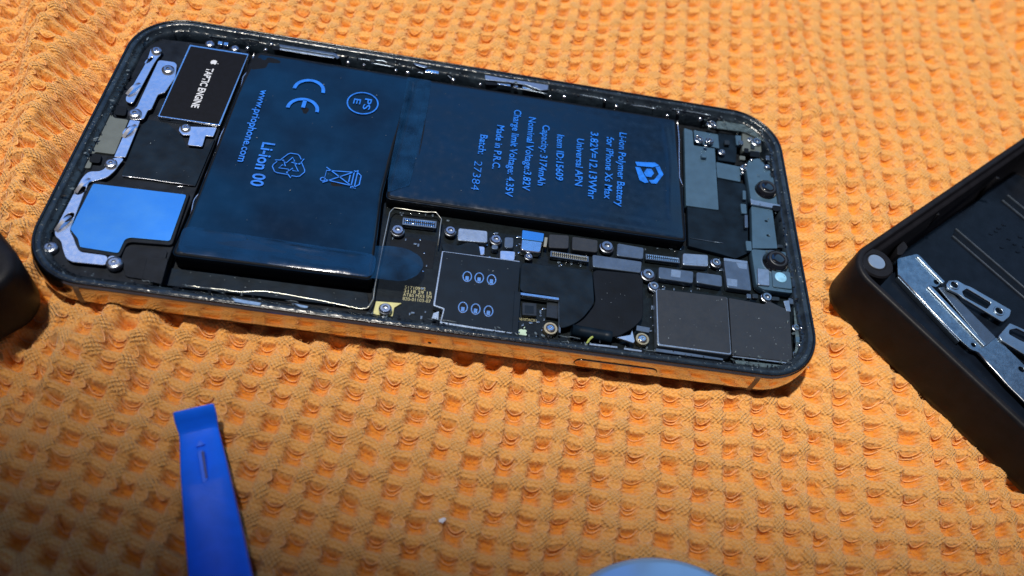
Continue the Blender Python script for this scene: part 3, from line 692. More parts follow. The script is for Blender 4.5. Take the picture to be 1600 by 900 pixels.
cans = [([(716, 356), (762, 360.7), (762, 379.5), (714.6, 375.7)], M['shield_light']), ([(788.3, 370), (802.8, 370.8), (802, 387.6), (787.7, 386.7)], M['shield']),
        ([(742.6, 384), (758, 385), (757, 399), (742, 397.7)], M['nickel']), ([(781, 391), (805.7, 392.5), (804, 407.8), (781, 406)], M['nickel']), ([(768, 382), (779, 383), (778, 390), (768, 389)], M['shield']),
        ([(857.4, 365.4), (889.5, 367.5), (888.6, 388.5), (857.4, 387)], M['shield_dark']), ([(894, 369), (934.5, 375), (933.6, 394.5), (893.4, 390)], M['shield_dark']),
        ([(964.5, 379.5), (1006.5, 387), (1005, 405), (963.6, 399.6)], M['shield']), ([(925.5, 397.5), (1003.5, 408.6), (1001.4, 426.6), (926, 417)], M['shield']),
        ([(1066.7, 395.3), (1106.7, 398), (1106.7, 416.7), (1066.7, 414)], M['shield_light']), ([(1029, 416.5), (1084, 424), (1083, 442.7), (1029, 434.7)], M['shield']),
        ([(1088, 424.5), (1128, 430), (1129, 448.5), (1088, 441.3)], M['shield']), ([(1130.7, 405.3), (1169, 410), (1174.7, 454.7), (1136, 449.3)], M['shield'])]
for p, mm in cans: bd('shield_can', p, zs, 1.5, mm, r=.55, bev=.14)
for p in ([(1049, 421), (1064, 423.2), (1063, 434), (1048, 431.8)], [(1136, 434.7), (1152, 436.8), (1152, 448), (1136.5, 446)], [(1150, 410), (1167, 412), (1167, 421), (1155, 419)], [(1071, 399), (1084, 400), (1084, 412), (1071, 411)], [(1088, 400), (1102, 401), (1102, 413.5), (1088, 412.5)], [(1131, 407), (1168, 412), (1168, 408), (1131, 403)]):
    bd('data_patch', p, zs+.03, .06, M['shield_light'], r=.1, bev=.01)
bd('coax_box', [(815.8, 361), (850, 366.5), (844.7, 395.4), (813, 391)], -2.1, 1.8, M['bright'], r=.7, bev=.25)
bd('coax_cap', [(816, 359), (850.5, 364.5), (848.5, 378), (815, 373.5)], -1.95, .5, M['plate'], r=.3, bev=.08)
bd('side_clip', [(851, 370), (856, 371), (854, 386), (849, 385)], -2.2, .6, M['gold'], r=.1)
# card reader plate
zc = -2.15
bd('card_reader_edge', [(690.5, 392), (812.4, 407.8), (808.4, 456), (799.8, 523), (687, 505), (692.5, 483), (676.5, 477.5)], zc-.08, 1.5, M['shield_light'], r=.25, bev=.05)
hl = [(730, 432.4), (748.7, 434.4), (768, 437.3), (723.3, 480.6), (743.2, 483.2), (763.2, 486.4)]
cr = bd('card_reader', [(692.5, 393), (813, 409.2), (809.5, 456), (800, 519.5), (689.5, 502.5), (695, 481.5), (679.5, 476)], zc, 1.3, M['simplate'], r=.25, bev=.05)
for x, y in hl:
    c = un(x, y, zc)
    link('contact_ring', flat_mesh([circ(c[0], c[1], 1.02, 24, 1.38), circ(c[0], c[1], .72, 24, 1.08)], zc+.1, .16, .05), M['bright'], cr)
    link('contact_pit', flat_mesh([circ(c[0], c[1], .74, 20, 1.1)], zc+.015, .03, .004), M['tape2'], cr)
    link('contact_spring', flat_mesh([rnd([(c[0]-.36, c[1]-.95), (c[0]+.36, c[1]-.95), (c[0]+.36, c[1]+.1), (c[0]-.36, c[1]+.1)], .12)], zc+.08, .06, .02), M['bright'], cr)
bd('cushion', [(690, 380), (716, 384), (731, 378), (748, 381), (752, 402), (718, 397), (692, 393)], -2.35, 1.0, M['tape'], r=.8)
bd('reader_latch', [(677, 489), (686, 486), (685, 500), (674, 498)], -2.3, .8, M['shield_light'], r=.1)
bd('edge_strip', [(804, 454), (814, 456), (809, 522), (800, 521)], -1.9, .8, M['simplate'], r=.2)
for s_, a, b in (('51710902', (632.3, 451.2), (664.6, 454.2)), ('3118 29 15', (630.8, 456.8), (674, 461.2)), ('AT&S MX5 SM', (629.4, 462.6), (674, 467)), ('820-01103-07', (628.8, 468.8), (672.7, 473.4))):
    text_px(s_, a, b, .78, ZP+.03, M['pcbtext'], board, bold=.0)
bd('grounding_tab', [(587.5, 470.5), (628, 473.5), (616, 480.6), (613.5, 494), (582.5, 491)], ZP+.35, .3, M['yellow'], r=.15)
bd('flex_overlay', [(612, 365), (682, 378), (676, 420), (604, 410)], ZP+.06, .1, M['tape2'], r=.4)
# black tape over the processor
t1 = bd('tape_cover', [(814.5, 409.5), (925.5, 423), (929, 474), (910, 498), (894, 508), (874, 514), (874, 464), (812, 455)], -2.0, .5, M['tape'], r=1.2, bev=.12)
t2 = bd('tape_cover', [(925.5, 421), (1000.5, 428), (1005, 438), (1005, 498), (987, 514.5), (962, 528), (890, 512), (912, 499), (931, 474)], -1.9, .5, M['tape2'], r=1.5, bev=.12)
A = un(893, 516, -2.4); B = un(955, 527, -2.4); path = [A*(1-t)+B*t for t in np.linspace(0, 1, 6)]
o = link('tape_roll', tube_mesh([path], 1.25, 16), M['tape'], board, smooth=True)
bd('chip', [(816, 472.5), (838.5, 474), (838.5, 493.5), (816, 492)], -3.1, 1, M['chip'], r=.1)
bd('chip', [(854.4, 472.5), (873, 474), (871.5, 498), (853.5, 495)], -3.1, 1, M['chip'], r=.1)
bd('chip', [(820, 477), (834, 478), (834, 490), (820, 489)], -3.05, .1, M['simplate'], r=.1, bev=.01)
bd('window_rim', [(812, 456.5), (874, 465), (873.5, 469), (812, 460.5)], -2.0, .8, M['bright'], r=.1)
bd('window_rim', [(873, 464), (877.5, 465), (876, 520), (873, 519)], -2.2, .8, M['shield'], r=.1)
text_px('AS10TACX1', (810, 500), (838, 503), .6, ZP+.03, M['pcbtext'], board, bold=0)
link('fruit_emblem', fruit(un(817, 520, ZP+.05), .95, 0.0, ZP+.08), M['mint'], board)
for px, py, r in ((860, 513.6, 1.45), (1003.5, 530, 1.45)):
    c = un(px, py, -2.9)
    o = link('ringed_screw', lathe([(r, -.8), (r, .1), (r*.94, .2), (r*.72, .2), (r*.70, 0), (.02, 0)], 28), M['gold'], board, loc=tuple(c))
    c2_ = screw_proto('screw_head', board, tuple(un(px, py, -2.75)), M['bright'], .95)
bd('tape_corner', [(963, 527), (985, 523), (988, 515), (992, 533), (990, 536)], -2.2, .5, M['nickel'], r=.1)
bd('tape_corner', [(995, 508), (1016, 512), (1014, 520), (994, 516)], -2.4, .4, M['shield'], r=.1)
so = link('standoff', standoff_mesh(1.25), M['screw'], board, loc=tuple(un(621.3, 360.5, -2.9)))
for px, py, s in ((703.6, 361.3, .88), (774.7, 374.8, .92), (948, 386, 1.1), (1012.5, 429.5, 1.1), (1021.5, 447.6, .85), (1118.7, 410.7, .85), (826, 401, .6), (602, 482.5, .9), (1198, 465, .9)):
    place_copy(so, tuple(un(px, py, -2.7)), board, s=s)
# big shields near the cameras
bs = bd('large_shield', [(1024.5, 451), (1137, 464), (1143.5, 555), (1027, 540)], -1.6, 2.2, M['shield_light'], r=.6, bev=.15)
flat('shield_face', [(1026.5, 451.5), (1136, 464.2), (1141.8, 552.2), (1029.5, 537.2)], -1.56, .2, M['shield_dark'], bs, r=.6, bev=.03)
bs2 = bd('large_shield', [(1138.8, 465), (1194, 475), (1201, 470), (1222, 480), (1234, 483), (1239, 566), (1144.5, 555)], -1.75, 2.2, M['shield_dark'], r=.3, bev=.12)
flat('shield_lip', [(1145, 553.5), (1238, 565), (1238.5, 569), (1145, 557.5)], -1.95, .3, M['shield_light'], bs2, r=.1)
flat('shield_tab', [(1224, 470), (1233, 469), (1236, 487), (1229, 486)], -1.7, .2, M['shield_light'], bs2, r=.1)
# small loose components, copies of two prototypes
cm = flat_mesh([[(-.35, -.2), (.35, -.2), (.35, .2), (-.35, .2)]], .15, .4, .04)
cap0 = link('capacitor', cm, M['shield'], board, loc=tuple(un(700, 345, ZP)))
cm2 = flat_mesh([[(-.2, -.16), (.2, -.16), (.2, .16), (-.2, .16)]], .12, .35, .05)
cap1 = link('solder_joint', cm2, M['bright'], board, loc=tuple(un(765, 402, ZP)))
spots = []
zones = [((620, 333), (685, 338), 7), ((612, 372), (672, 384), 5), ((755, 362), (783, 396), 8), ((806, 366), (812, 402), 5), ((860, 408), (922, 416), 12), ((840, 474), (852, 512), 7), ((808, 500), (850, 528), 8), ((905, 395), (925, 400), 3),
         ((1008, 388), (1064, 393), 6), ((1064, 418), (1085, 421), 4), ((1108, 402), (1128, 425), 7), ((1030, 444), (1128, 455), 12), ((640, 485), (675, 497), 4), ((660, 395), (675, 470), 4), ((1016, 455), (1022, 540), 8), ((985, 436), (1012, 500), 3)]
for a, b, n in zones:
    for _ in range(n):
        px = random.uniform(a[0], b[0]); py = random.uniform(a[1], b[1]); place_copy(random.choice([cap0, cap0, cap1]), tuple(un(px, py, ZP+.1)), board, rz=random.choice([0, 1.57])+.03, s=random.uniform(.6, 1.1))
wire('bond_wire', [(289, 446), (341, 452), (375, 456.5), (413, 455), (480, 466), (546, 479), (563, 482.6), (574.5, 481.5), (583, 467), (590, 424), (609, 332), (616, 324.6), (661, 331), (681, 332), (690, 342), (684, 384)], -2.3, .14, M['wire'], phone)

# --- camera end
flat('foil_sheet', [(1069, 200), (1082, 204), (1084, 227), (1117, 232), (1123, 328), (1072, 321)], -2.6, 1.5, M['greytape'], phone, r=.3)
flat('foil_sheet', [(1119, 253), (1157, 260.5), (1157, 284), (1121, 277)], -2.5, .5, M['greytape'], phone, r=.3)
flat('foil_sheet', [(1084, 203), (1122, 210), (1124, 232), (1100, 226), (1086, 222)], -2.7, 1.0, M['greytape'], phone, r=.3)
flat('black_flex', [(1121, 278), (1164, 288), (1168, 300), (1169, 395), (1150, 404), (1124, 396), (1076, 384), (1074, 322), (1122, 328)], -2.9, 1.2, M['tape'], phone, r=.4)
flat('black_flex', [(1122, 208), (1152, 212), (1150, 254), (1122, 250)], -3.0, 1.2, M['tape'], phone, r=.4)
wire('flex_edge', [(1078, 372), (1130, 380)], -2.8, .08, M['shield'], phone)
camb = flat('camera_bracket', [(1170, 250), (1186, 247), (1194, 256), (1204, 268), (1214, 288), (1220, 322), (1174, 316), (1166, 262)], -1.7, 1.8, M['greytape'], phone, r=.5)
flat('bracket_step', [(1172, 309), (1176, 312), (1219, 320), (1219, 327), (1174, 319)], -1.35, .6, M['shield_light'], camb, r=.3)
flat('bracket_slot', [(1206, 320), (1221, 322), (1219, 330), (1208, 329)], -1.3, .3, M['tape2'], camb, r=.8)
midb = flat('camera_bracket', [(1174, 322), (1207, 328), (1215, 388), (1176, 388)], -1.9, 1.6, M['greytape'], phone, r=.3, holes=[hole(1197.5, 345.5, -1.9, .4, .32), hole(1200.4, 368, -1.9, .42, .34)])
lowb = flat('camera_bracket', [(1174, 389), (1230, 394), (1240, 452), (1238, 458), (1192, 452), (1182, 445)], -1.75, 1.8, M['greytape'], phone, r=.8)
for px, py in ((1160, 325), (1168, 383), (1152, 218)):
    flat('mounting_lug', [(px-3, py-7), (px+6, py-6), (px+7, py+9), (px-1, py+8)], -2.1, .8, M['greytape'], camb, r=.3)
flat('bracket_box', [(1183.5, 418.5), (1202, 421), (1203, 446.7), (1184.7, 444.7)], -1.3, 1.0, M['shield_light'], lowb, r=.3, bev=.12)
sn = flat('sensor_box', [(1206, 421), (1235, 425), (1238, 452), (1208, 448)], -1.4, 1.2, M['greytape'], lowb, r=.5, bev=.15)
c = un(1220, 433.3, -1.3); link('sensor_window', lathe([(1.35, -.2), (1.35, .03), (1.2, .1), (.02, .12)], 28), M['sensor'], lowb, loc=tuple(c), smooth=True)
def camera(px, py, z, r):
    b = un(px, py, z)
    o = link('camera_module', lathe([(r*1.15, -1.4), (r*1.15, -.25), (r*1.02, 0), (r*.98, .7), (r*.86, 1.25), (r*.62, 1.5), (r*.52, 1.42), (r*.45, 1.2), (r*.2, 1.28), (.02, 1.3)], 36), M['lens'], phone, loc=tuple(b), smooth=True)
    link('lens_ring', lathe([(r*.80, 1.3), (r*.76, 1.47), (r*.66, 1.56), (r*.60, 1.50), (.02, 1.2)], 36), M['shield_dark'], o, loc=tuple(b), smooth=True)
    link('lens_glass', lathe([(r*.60, 1.48), (r*.56, 1.56), (r*.3, 1.66), (.02, 1.70)], 28), M['lens'], o, loc=tuple(b), smooth=True)
    link('lens_seat', lathe([(r*1.3, -.9), (r*1.3, -.2), (r*1.16, -.12), (r*1.1, -.4), (.02, -.4)], 36), M['shield'], o, loc=tuple(b))
camera(1196, 298, -1.7, 2.6); camera(1212, 410, -1.6, 2.75)
c = un(1198, 262, -1.5); link('small_barrel', lathe([(.75, -1.5), (.75, .3), (.6, .6), (.3, .6), (.02, .5)], 20), M['screw'], phone, loc=tuple(c), smooth=True)
flat('speaker_grille_block', [(1160, 205), (1188, 212), (1190, 238), (1160, 236)], -2.2, 1.6, M['grey'], phone, r=.5)
flat('grille_recess', [(1172, 235), (1187, 237), (1187, 246), (1172, 244)], -1.9, .4, M['tape2'], phone, r=.3)
flat('grille_recess', [(1163, 231), (1170, 232), (1170, 239), (1163, 238)], -1.9, .4, M['tape2'], phone, r=.3)
for px, py, s in ((1092.7, 218, .8), (1108.7, 220, .75), (1128, 237.6, .6), (1182, 222, .9), (1172, 218, .5), (1162, 262, .6), (1244, 512, .6), (1252, 490, .5), (1112, 194, .8)):
    place_copy(so, tuple(un(px, py, -1.9)), phone, s=s, rz=random.uniform(0, 3))
for i, (px, py) in enumerate(((1165, 258), (1108, 222), (1103, 228), (1174, 250), (1252, 513), (1249, 540), (1090, 213), (1160, 270))):
    c = un(px, py, -1.5); link('solder_blob', lathe([(.5, -.3), (.42, .1), (.2, .3), (.02, .33)], 10), M['bright'], phone, loc=tuple(c), smooth=True)
for i, (px, py, w_, h_, mm) in enumerate(((1158, 222, 7, 6, 'shield'), (1176, 228, 6, 8, 'chip'), (1183, 238, 8, 5, 'shield_light'), (1200, 246, 7, 7, 'shield'), (1206, 254, 6, 5, 'greytape'), (1160, 246, 9, 6, 'grey'), (1214, 262, 5, 9, 'shield'),
      (1226, 345, 6, 10, 'shield'), (1224, 362, 6, 8, 'chip'), (1228, 375, 6, 9, 'shield_light'), (1219, 384, 9, 5, 'chip'), (1163, 304, 5, 14, 'greytape'), (1166, 345, 5, 20, 'shield'), (1180, 462, 9, 7, 'chip'), (1212, 466, 12, 6, 'chip'), (1170, 462, 7, 7, 'shield'), (1236, 470, 8, 9, 'shield'), (1246, 500, 6, 8, 'shield'), (1247, 530, 7, 9, 'greytape'), (1243, 552, 8, 6, 'shield'), (1136, 222, 8, 7, 'chip'), (1100, 243, 8, 5, 'greytape'))):
    flat('small_part', [(px-w_/2, py-h_/2), (px+w_/2, py-h_/2+1), (px+w_/2+.5, py+h_/2+1), (px-w_/2+.5, py+h_/2)], -1.75-.15*(i % 3), .8, M[mm], phone, r=.25, bev=.08)
# clear glue smeared round the camera end
def glue(pts, z, amp, seed):
    me = flat_mesh([rnd(upts(pts, z), .8)], z, .25, .08); return link('glue_smear', me, M['glue'], phone)
glue([(1120, 188), (1175, 196), (1205, 212), (1222, 240), (1214, 246), (1196, 222), (1165, 206), (1118, 200)], -1.5, .1, 1)
glue([(1222, 250), (1234, 300), (1250, 400), (1258, 470), (1246, 468), (1236, 400), (1224, 320), (1214, 262)], -1.7, .1, 2)
glue([(1240, 478), (1256, 480), (1258, 560), (1230, 578), (1150, 568), (1148, 562), (1236, 572), (1244, 540)], -1.8, .1, 3)

# --- far rim: contact strips, springs and clips
flat('antenna_flex', [(757.6, 117), (795, 123.5), (857, 132.4), (856, 140), (845, 141), (822.5, 132.6), (795, 128), (758, 124.5)], -.55, .25, M['shield_light'], rim, r=.2)
flat('contact_frame', [(436, 69), (524, 83), (531, 89), (527, 92), (520, 86), (437, 73)], -.6, .3, M['shield'], rim, r=.2)
flat('contact_frame', [(437, 74.5), (523, 88), (522, 91), (437, 77.5)], -.9, .3, M['shield_light'], rim, r=.1)
flat('contact_frame', [(645, 98), (669, 104), (664, 106), (650, 102)], -.5, .2, M['shield_light'], rim, r=.1)
for p in ([(453, 74.5), (475, 78), (474, 81.5), (452, 78)], [(488.6, 79.5), (509, 82.6), (511, 88), (488, 84.3)], [(664.5, 107.6), (686, 111.5), (685.6, 115.5), (664.5, 112)], [(776.5, 127), (798, 130.6), (797.6, 134.8), (776.5, 131.3)],
          [(802.6, 131), (809.5, 132), (809, 136.5), (802.6, 135.5)], [(816.3, 133.5), (838.5, 137), (838, 141.6), (816.3, 138)]):
    flat('contact_pad', p, -1.0, .4, M['bright'], rim, r=.08)
for a, b in (((585, 93.5), (606, 97.5)), ((560, 92), (580, 95)), ((580, 99), (615, 105)), ((898, 141), (950, 149)), ((905, 148), (945, 155)), ((978, 153), (1030, 161)), ((985, 164), (1025, 170)), ((1050, 170), (1110, 180)), ((700, 118), (706, 124)), ((800, 137), (855, 147)), ((652, 113), (662, 115))):
    wire('clip_edge', [a, ((a[0]+b[0])/2, (a[1]+b[1])/2-.5), b], -.95, .12, M['shield_light'], rim)
d0 = link('rivet', lathe([(.55, -.4), (.5, .1), (.28, .36), (.02, .42)], 16), M['bright'], rim, loc=tuple(un(415, 78, -1.5)), smooth=True)
for px, py in ((386.7, 75), (424, 69.5), (543.7, 98), (568.5, 102), (618.4, 110), (637, 114), (708, 125), (750.4, 132), (859.4, 150.5), (881.7, 151.5), (945, 156.5), (963, 166), (1042.4, 180.5), (1094, 186), (1110, 190.5), (1117, 197), (1060, 176)):
    place_copy(d0, tuple(un(px, py, -1.2)), rim, s=random.uniform(.75, 1.1))
flat('dark_slot', [(425, 72), (438, 73), (436, 78), (425, 77)], -1.0, .2, M['tape2'], rim, r=.2)
flat('dark_slot', [(757, 126), (776, 129), (776, 133), (759, 132)], -.9, .2, M['tape2'], rim, r=.2)
# near rim shards
flat('torn_strip', [(361, 464.8), (389, 469.6), (408.5, 473), (406, 478), (367, 471.6)], .02, .2, M['shard'], rim, r=.1)
flat('torn_strip', [(456.7, 473), (482, 478.5), (480, 481.5), (469, 480)], .05, .2, M['shard'], rim, r=.1)
flat('torn_strip', [(1025, 544), (1080, 552), (1130, 560), (1130, 563), (1080, 556.5), (1024, 549)], -.6, .2, M['shield'], rim, r=.1)
flat('torn_strip', [(921, 536), (965, 541), (965, 544), (921, 539)], -.5, .2, M['shield_light'], rim, r=.1)
flat('torn_strip', [(975, 543), (1003, 547), (1003, 550), (975, 546)], -.5, .2, M['shield_light'], rim, r=.1)

# dust on the smooth faces
def dust(par, pts, z, n, seed, s0=.035, s1=.075):
    q = upts(pts, z)
    def pick(rs):
        a, b = rs.random(), rs.random(); p = [np.array(t) for t in q]
        return tuple((p[0]*(1-a)+p[1]*a)*(1-b)+(p[3]*(1-a)+p[2]*a)*b)
    link('dust', crumbs(n, s0, s1, (z, z+.01), seed, pick), M['dust'], par)
M['dust'] = mat('pale_dust', (.16, .20, .24), .7)
dust(bs, [(1030, 456), (1132, 468), (1138, 548), (1034, 534)], -1.55, 16, 1); dust(bs2, [(1142, 470), (1228, 486), (1234, 560), (1148, 550)], -1.74, 26, 2)
dust(cr, [(696, 398), (808, 412), (798, 515), (695, 500)], -2.14, 14, 3); dust(c1, [(405, 95), (620, 125), (575, 400), (290, 370)], ZT-.05, 34, 4, .03, .06)
dust(c2, [(660, 130), (1045, 192), (1055, 360), (630, 295)], ZT-.05, 30, 5, .03, .06); dust(carrier, [(245, 190), (330, 205), (300, 285), (210, 270)], -1.88, 10, 6)
dust(t2, [(935, 430), (995, 432), (1000, 500), (925, 510)], -1.88, 10, 7); dust(carrier, [(270, 420), (570, 460), (574, 478), (255, 442)], -4.28, 14, 8)

# ------------------------------------------------------------------ blue pry tool
def pry():
    A = un(306, 648, -4); B = un(345, 905, -4); d = (B-A); d[2] = 0; d = d/np.hypot(d[0], d[1]); nrm = np.array([-d[1], d[0], 0])
    secs = [(-.2, 6.7, -1.5, -2.2), (.5, 6.9, -1.9, -3.2), (1.2, 6.9, -2.7, -4.4), (2.3, 6.6, -4.1, -5.6), (3.0, 6.5, -4.5, -6.4), (6, 6.9, -4.1, -7), (10, 7.5, -3.5, -7.4), (12.6, 7.7, -3.1, -7.6), (13.4, 7.8, -3.05, -7.7), (16, 8.1, -3.35, -7.9), (22, 8.7, -3.1, -8.2), (34, 9.6, -3.0, -8.4), (60, 11, -3.0, -8.4), (95, 11.5, -3.6, -8.4), (97, 10.4, -4.4, -8.0)]
    vs, fs = [], []; K = 14
    for s, wd, zt, zb in secs:
        body = max(0, min(1, (s-12.6)/6)); h = wd/2; b = .45
        rowt = [(-h, zt-b), (-h+b*.3, zt-b*.3), (-h+b, zt), (-h*.5, zt+.35*body), (0, zt+.5*body), (h*.5, zt+.35*body), (h-b, zt), (h-b*.3, zt-b*.3), (h, zt-b), (h, zb+b), (h-b, zb), (0, zb), (-h+b, zb), (-h, zb+b)]
        for t, z in rowt:
            p = A+d*s-nrm*t*-1; vs.append((p[0], p[1], z))
    for i in range(len(secs)-1):
        for j in range(K): fs.append((i*K+j, i*K+(j+1) % K, (i+1)*K+(j+1) % K, (i+1)*K+j))
    fs.append(tuple(range(K))); fs.append(tuple(range(len(secs)*K-1, (len(secs)-1)*K-1, -1)))
    me = me_new(vs, fs); bm = bmesh.new(); bm.from_mesh(me); bmesh.ops.recalc_face_normals(bm, faces=bm.faces); bm.to_mesh(me); bm.free()
    root = thing('pry_tool', (A[0]+d[0]*30, A[1]+d[1]*30, -8.4), 'blue plastic pry tool with bent flat tip, lying in front of the phone', 'pry tool')
    o = link('blade', me, M['spudger'], root, smooth=True)
    md = o.modifiers.new('b', 'BEVEL'); md.width = .12*S; md.segments = 2; md.limit_method = 'ANGLE'; md.angle_limit = math.radians(25)
    def loc(s, t): p = A+d*s+nrm*t; return (p[0], p[1])
    link('arrow_mark', flat_mesh([rnd([loc(4.9, 0), loc(6.1, .8), loc(6.2, -.8)], .1)], -3.75, .5, .06), M['spudger'], root)
    a = [loc(7.2, -.65), loc(7.2, .65), loc(13.0, .55), loc(13.6, -.55)]
    link('finger_rib', flat_mesh([rnd(a, .6)], -2.95, .9, .15), M['spudger'], root)
    link('finger_slot', flat_mesh([rnd([loc(7.6, .05), loc(7.6, .50), loc(12.6, .45), loc(12.6, .1)], .2)], -2.92, .1, .02), mat('slot_blue', (.003, .02, .22), .5), root)
pry()

# ------------------------------------------------------------------ round lid at the lower edge
c = un(1040, 874.0, -5.5); cc = (c[0], c[1]-23)
root = thing('round_lid', (cc[0], cc[1], -7.9), 'pale blue shiny round lid cut off by the lower edge of the photo', 'lid')
vs, fs = [(cc[0], cc[1], -4.2)], []; n = 72
for r, z in ((7, -4.3), (14, -4.6), (22.1, -5.3), (23.0, -5.6), (23.4, -6.2), (23.2, -7.9)):
    for j in range(n):
        a = 2*math.pi*j/n; zz = z+(.38*math.sin(max(0, min(1, (a-math.pi*.46)/.5))*math.pi/2)*(1 if r < 22.2 else .3) if a < math.pi*.95 and a > math.pi*.46 else 0)
        vs.append((cc[0]+r*math.cos(a), cc[1]+r*math.sin(a), zz))
for j in range(n): fs.append((0, 1+j, 1+(j+1) % n))
for i in range(5):
    for j in range(n): fs.append((1+i*n+j, 1+(i+1)*n+j, 1+(i+1)*n+(j+1) % n, 1+i*n+(j+1) % n))
link('lid_top', me_new(vs, fs), M['disc'], root, smooth=True)

# ------------------------------------------------------------------ black case on the right with loose brackets
ca_ = math.radians(-49.5); ux = np.array([math.cos(ca_), math.sin(ca_)]); uy = np.array([-ux[1], ux[0]])
corner = np.array([85.0, -9.6]); TW, TH, TZ, FZ = 100.0, 84.0, 5.0, -6.0
ctr = corner+ux*TW/2+uy*TH/2
def TL(p): return (ctr[0]+ux[0]*p[0]+uy[0]*p[1], ctr[1]+ux[1]*p[0]+uy[1]*p[1], p[2])
def tmesh(me):
    for v in me.vertices: v.co = TL(v.co)
    return me
case = thing('open_case', (ctr[0], ctr[1], -9), 'open black plastic case with a round magnet in its corner, holding small metal brackets', 'case')
link('shell', tmesh(ring_mesh(TW/2, TH/2, 7.0, [(1.2, -9.0), (.25, -8.4), (0, -7), (0, 4.1), (.12, 4.6), (.4, 4.92), (.7, TZ), (1.35, TZ), (1.5, 4.9), (1.6, 4.0), (2.2, 3.7), (2.7, 3.6), (2.9, 3.2), (3.9, FZ+.6), (4.3, FZ+.1)], n=16, fill_first=True)), M['tray'], case, smooth=True)
link('inner_floor', tmesh(ring_mesh(TW/2, TH/2, 7.0, [(3.7, FZ)], n=16, fill_last=True)), M['trayin'], case)
M['ribedge'] = mat('rib_edge', (0.07, 0.09, 0.12), 0.35, 0, 0.2, 0.6)
for a, b in (((1489, 367.8), (1494, 356.7)), ((1566.7, 312), (1575, 304))):
    a = un(*a, FZ+.2)[:2]; b = un(*b, FZ+.2)[:2]
    link('floor_groove', flat_mesh([[tuple(a), tuple(b), tuple(b+ux*78), tuple(a+ux*78)]], FZ+.12, .1, .02), M['tape2'], case)
mg = un(1370, 409, TZ-.3)
link('corner_boss', lathe([(4.0, FZ-TZ), (4.0, -.9), (3.7, -.5), (2.3, -.45), (2.2, -.6), (.02, -.6)], 36), M['tray'], case, loc=(mg[0], mg[1], TZ), smooth=False)
link('magnet', lathe([(1.95, -1.2), (1.95, -.35), (1.85, -.25), (.02, -.25)], 32), M['magnet'], case, loc=(mg[0], mg[1], TZ))
for a, b, w_ in (((1489, 367.8), (1566, 432), .22), ((1494, 356.7), (1584, 431), .22), ((1566.7, 312), (1602, 341), .22), ((1575, 304), (1612, 334), .22)):
    A = un(*a, FZ+.5); B = A+np.array([ux[0], ux[1], 0])*92*.9; d = ux; nn = uy
    A0 = A[:2]-uy*0; 
    poly = [tuple(A0-nn*w_/2), tuple(A0+ux*78-nn*w_/2), tuple(A0+ux*78+nn*w_/2), tuple(A0+nn*w_/2)]
    link('floor_rib', flat_mesh([poly], FZ+.5, .6, .1), M['ribedge'], case)
def lugs():
    for a in ((1452, 348), (1545, 292)):
        c = un(*a, -1); o = link('wall_rib', flat_mesh([[(c[0]-.4, c[1]-.4), (c[0]+.4, c[1]-.4), (c[0]+.4, c[1]+.4), (c[0]-.4, c[1]+.4)]], 2.5, 8.5, .1), M['tray'], case)
lugs()
flat('snap_lug', [(1402, 385), (1412, 376), (1419, 386), (1410, 398), (1402, 398)], .5, 6.4, M['tray'], case, r=.5)
# embossed mould marks on the floor
def emboss():
    ms = []; rs = random.Random(3)
    for (x0, y0) in ((1548, 366), (1560, 357), (1568, 352), (1576, 374), (1565, 387), (1585, 382), (1590, 394), (1594, 371), (1556, 362), (1600, 386)):
        c = un(x0, y0, FZ); a = rs.uniform(0, 3)
        ms.append(flat_mesh([rnd([(c[0]+.7*math.cos(a+k), c[1]+.35*math.sin(a+k)) for k in (0, 1.5, 3.1, 4.6)], .1)], FZ+.18, .2, .06))
    return merge(ms)
link('mould_marks', emboss(), M['trayin'], case)

ZK = FZ+1.6
b1 = thing('metal_bracket', tuple(un(1500, 500, FZ)), 'long spangled steel bracket lying along the near wall inside the black case', 'bracket', 'metal brackets in the black case')
flat('plate', [(1402, 404), (1433, 396.5), (1440, 402), (1474, 439), (1463, 449), (1452, 445), (1540, 541), (1556, 526.5), (1590, 560), (1620, 590), (1650, 660), (1640, 668), (1600, 626.7), (1573, 600), (1527, 549), (1518, 546.5), (1503, 533.5), (1403, 429.5)], ZK, .5, M['brushed'], b1, r=.5, bev=.04,
     holes=[hole(1521, 539, ZK, .55), hole(1463, 441, ZK, .65), hole(1596, 577, ZK, .7)])
flat('recess_plate', [(1466, 449), (1478, 448), (1556, 527), (1541, 540)], ZK-.6, .4, M['shield'], b1, r=.3)
flat('raised_rib', [(1449, 448), (1454, 445), (1542, 538), (1538, 541.5)], ZK+.4, .7, M['traysteel'], b1, r=.2, bev=.12)
flat('raised_rib', [(1432, 401), (1437, 400), (1477, 440), (1473, 443)], ZK+.3, .7, M['traysteel'], b1, r=.2, bev=.12)
wire('cut_edge', [(1404, 430), (1499, 531)], ZK-.05, .15, M['nickel'], b1)
wire('cut_edge', [(1528, 550), (1573, 600), (1600, 627), (1640, 668)], ZK-.05, .15, M['nickel'], b1)
flat('flange', [(1404, 430), (1499, 531), (1499, 534), (1403, 433)], ZK-.1, 1.4, M['shield'], b1, r=.1)
ZK2 = ZK+.3
def q3(pts): return [(1400+x/4.5, 400+y/4.5) for x, y in pts]
b2 = thing('metal_bracket', tuple(un(1528, 470, FZ)), 'small narrow steel bracket with a hole at each end and a window between', 'bracket', 'metal brackets in the black case')
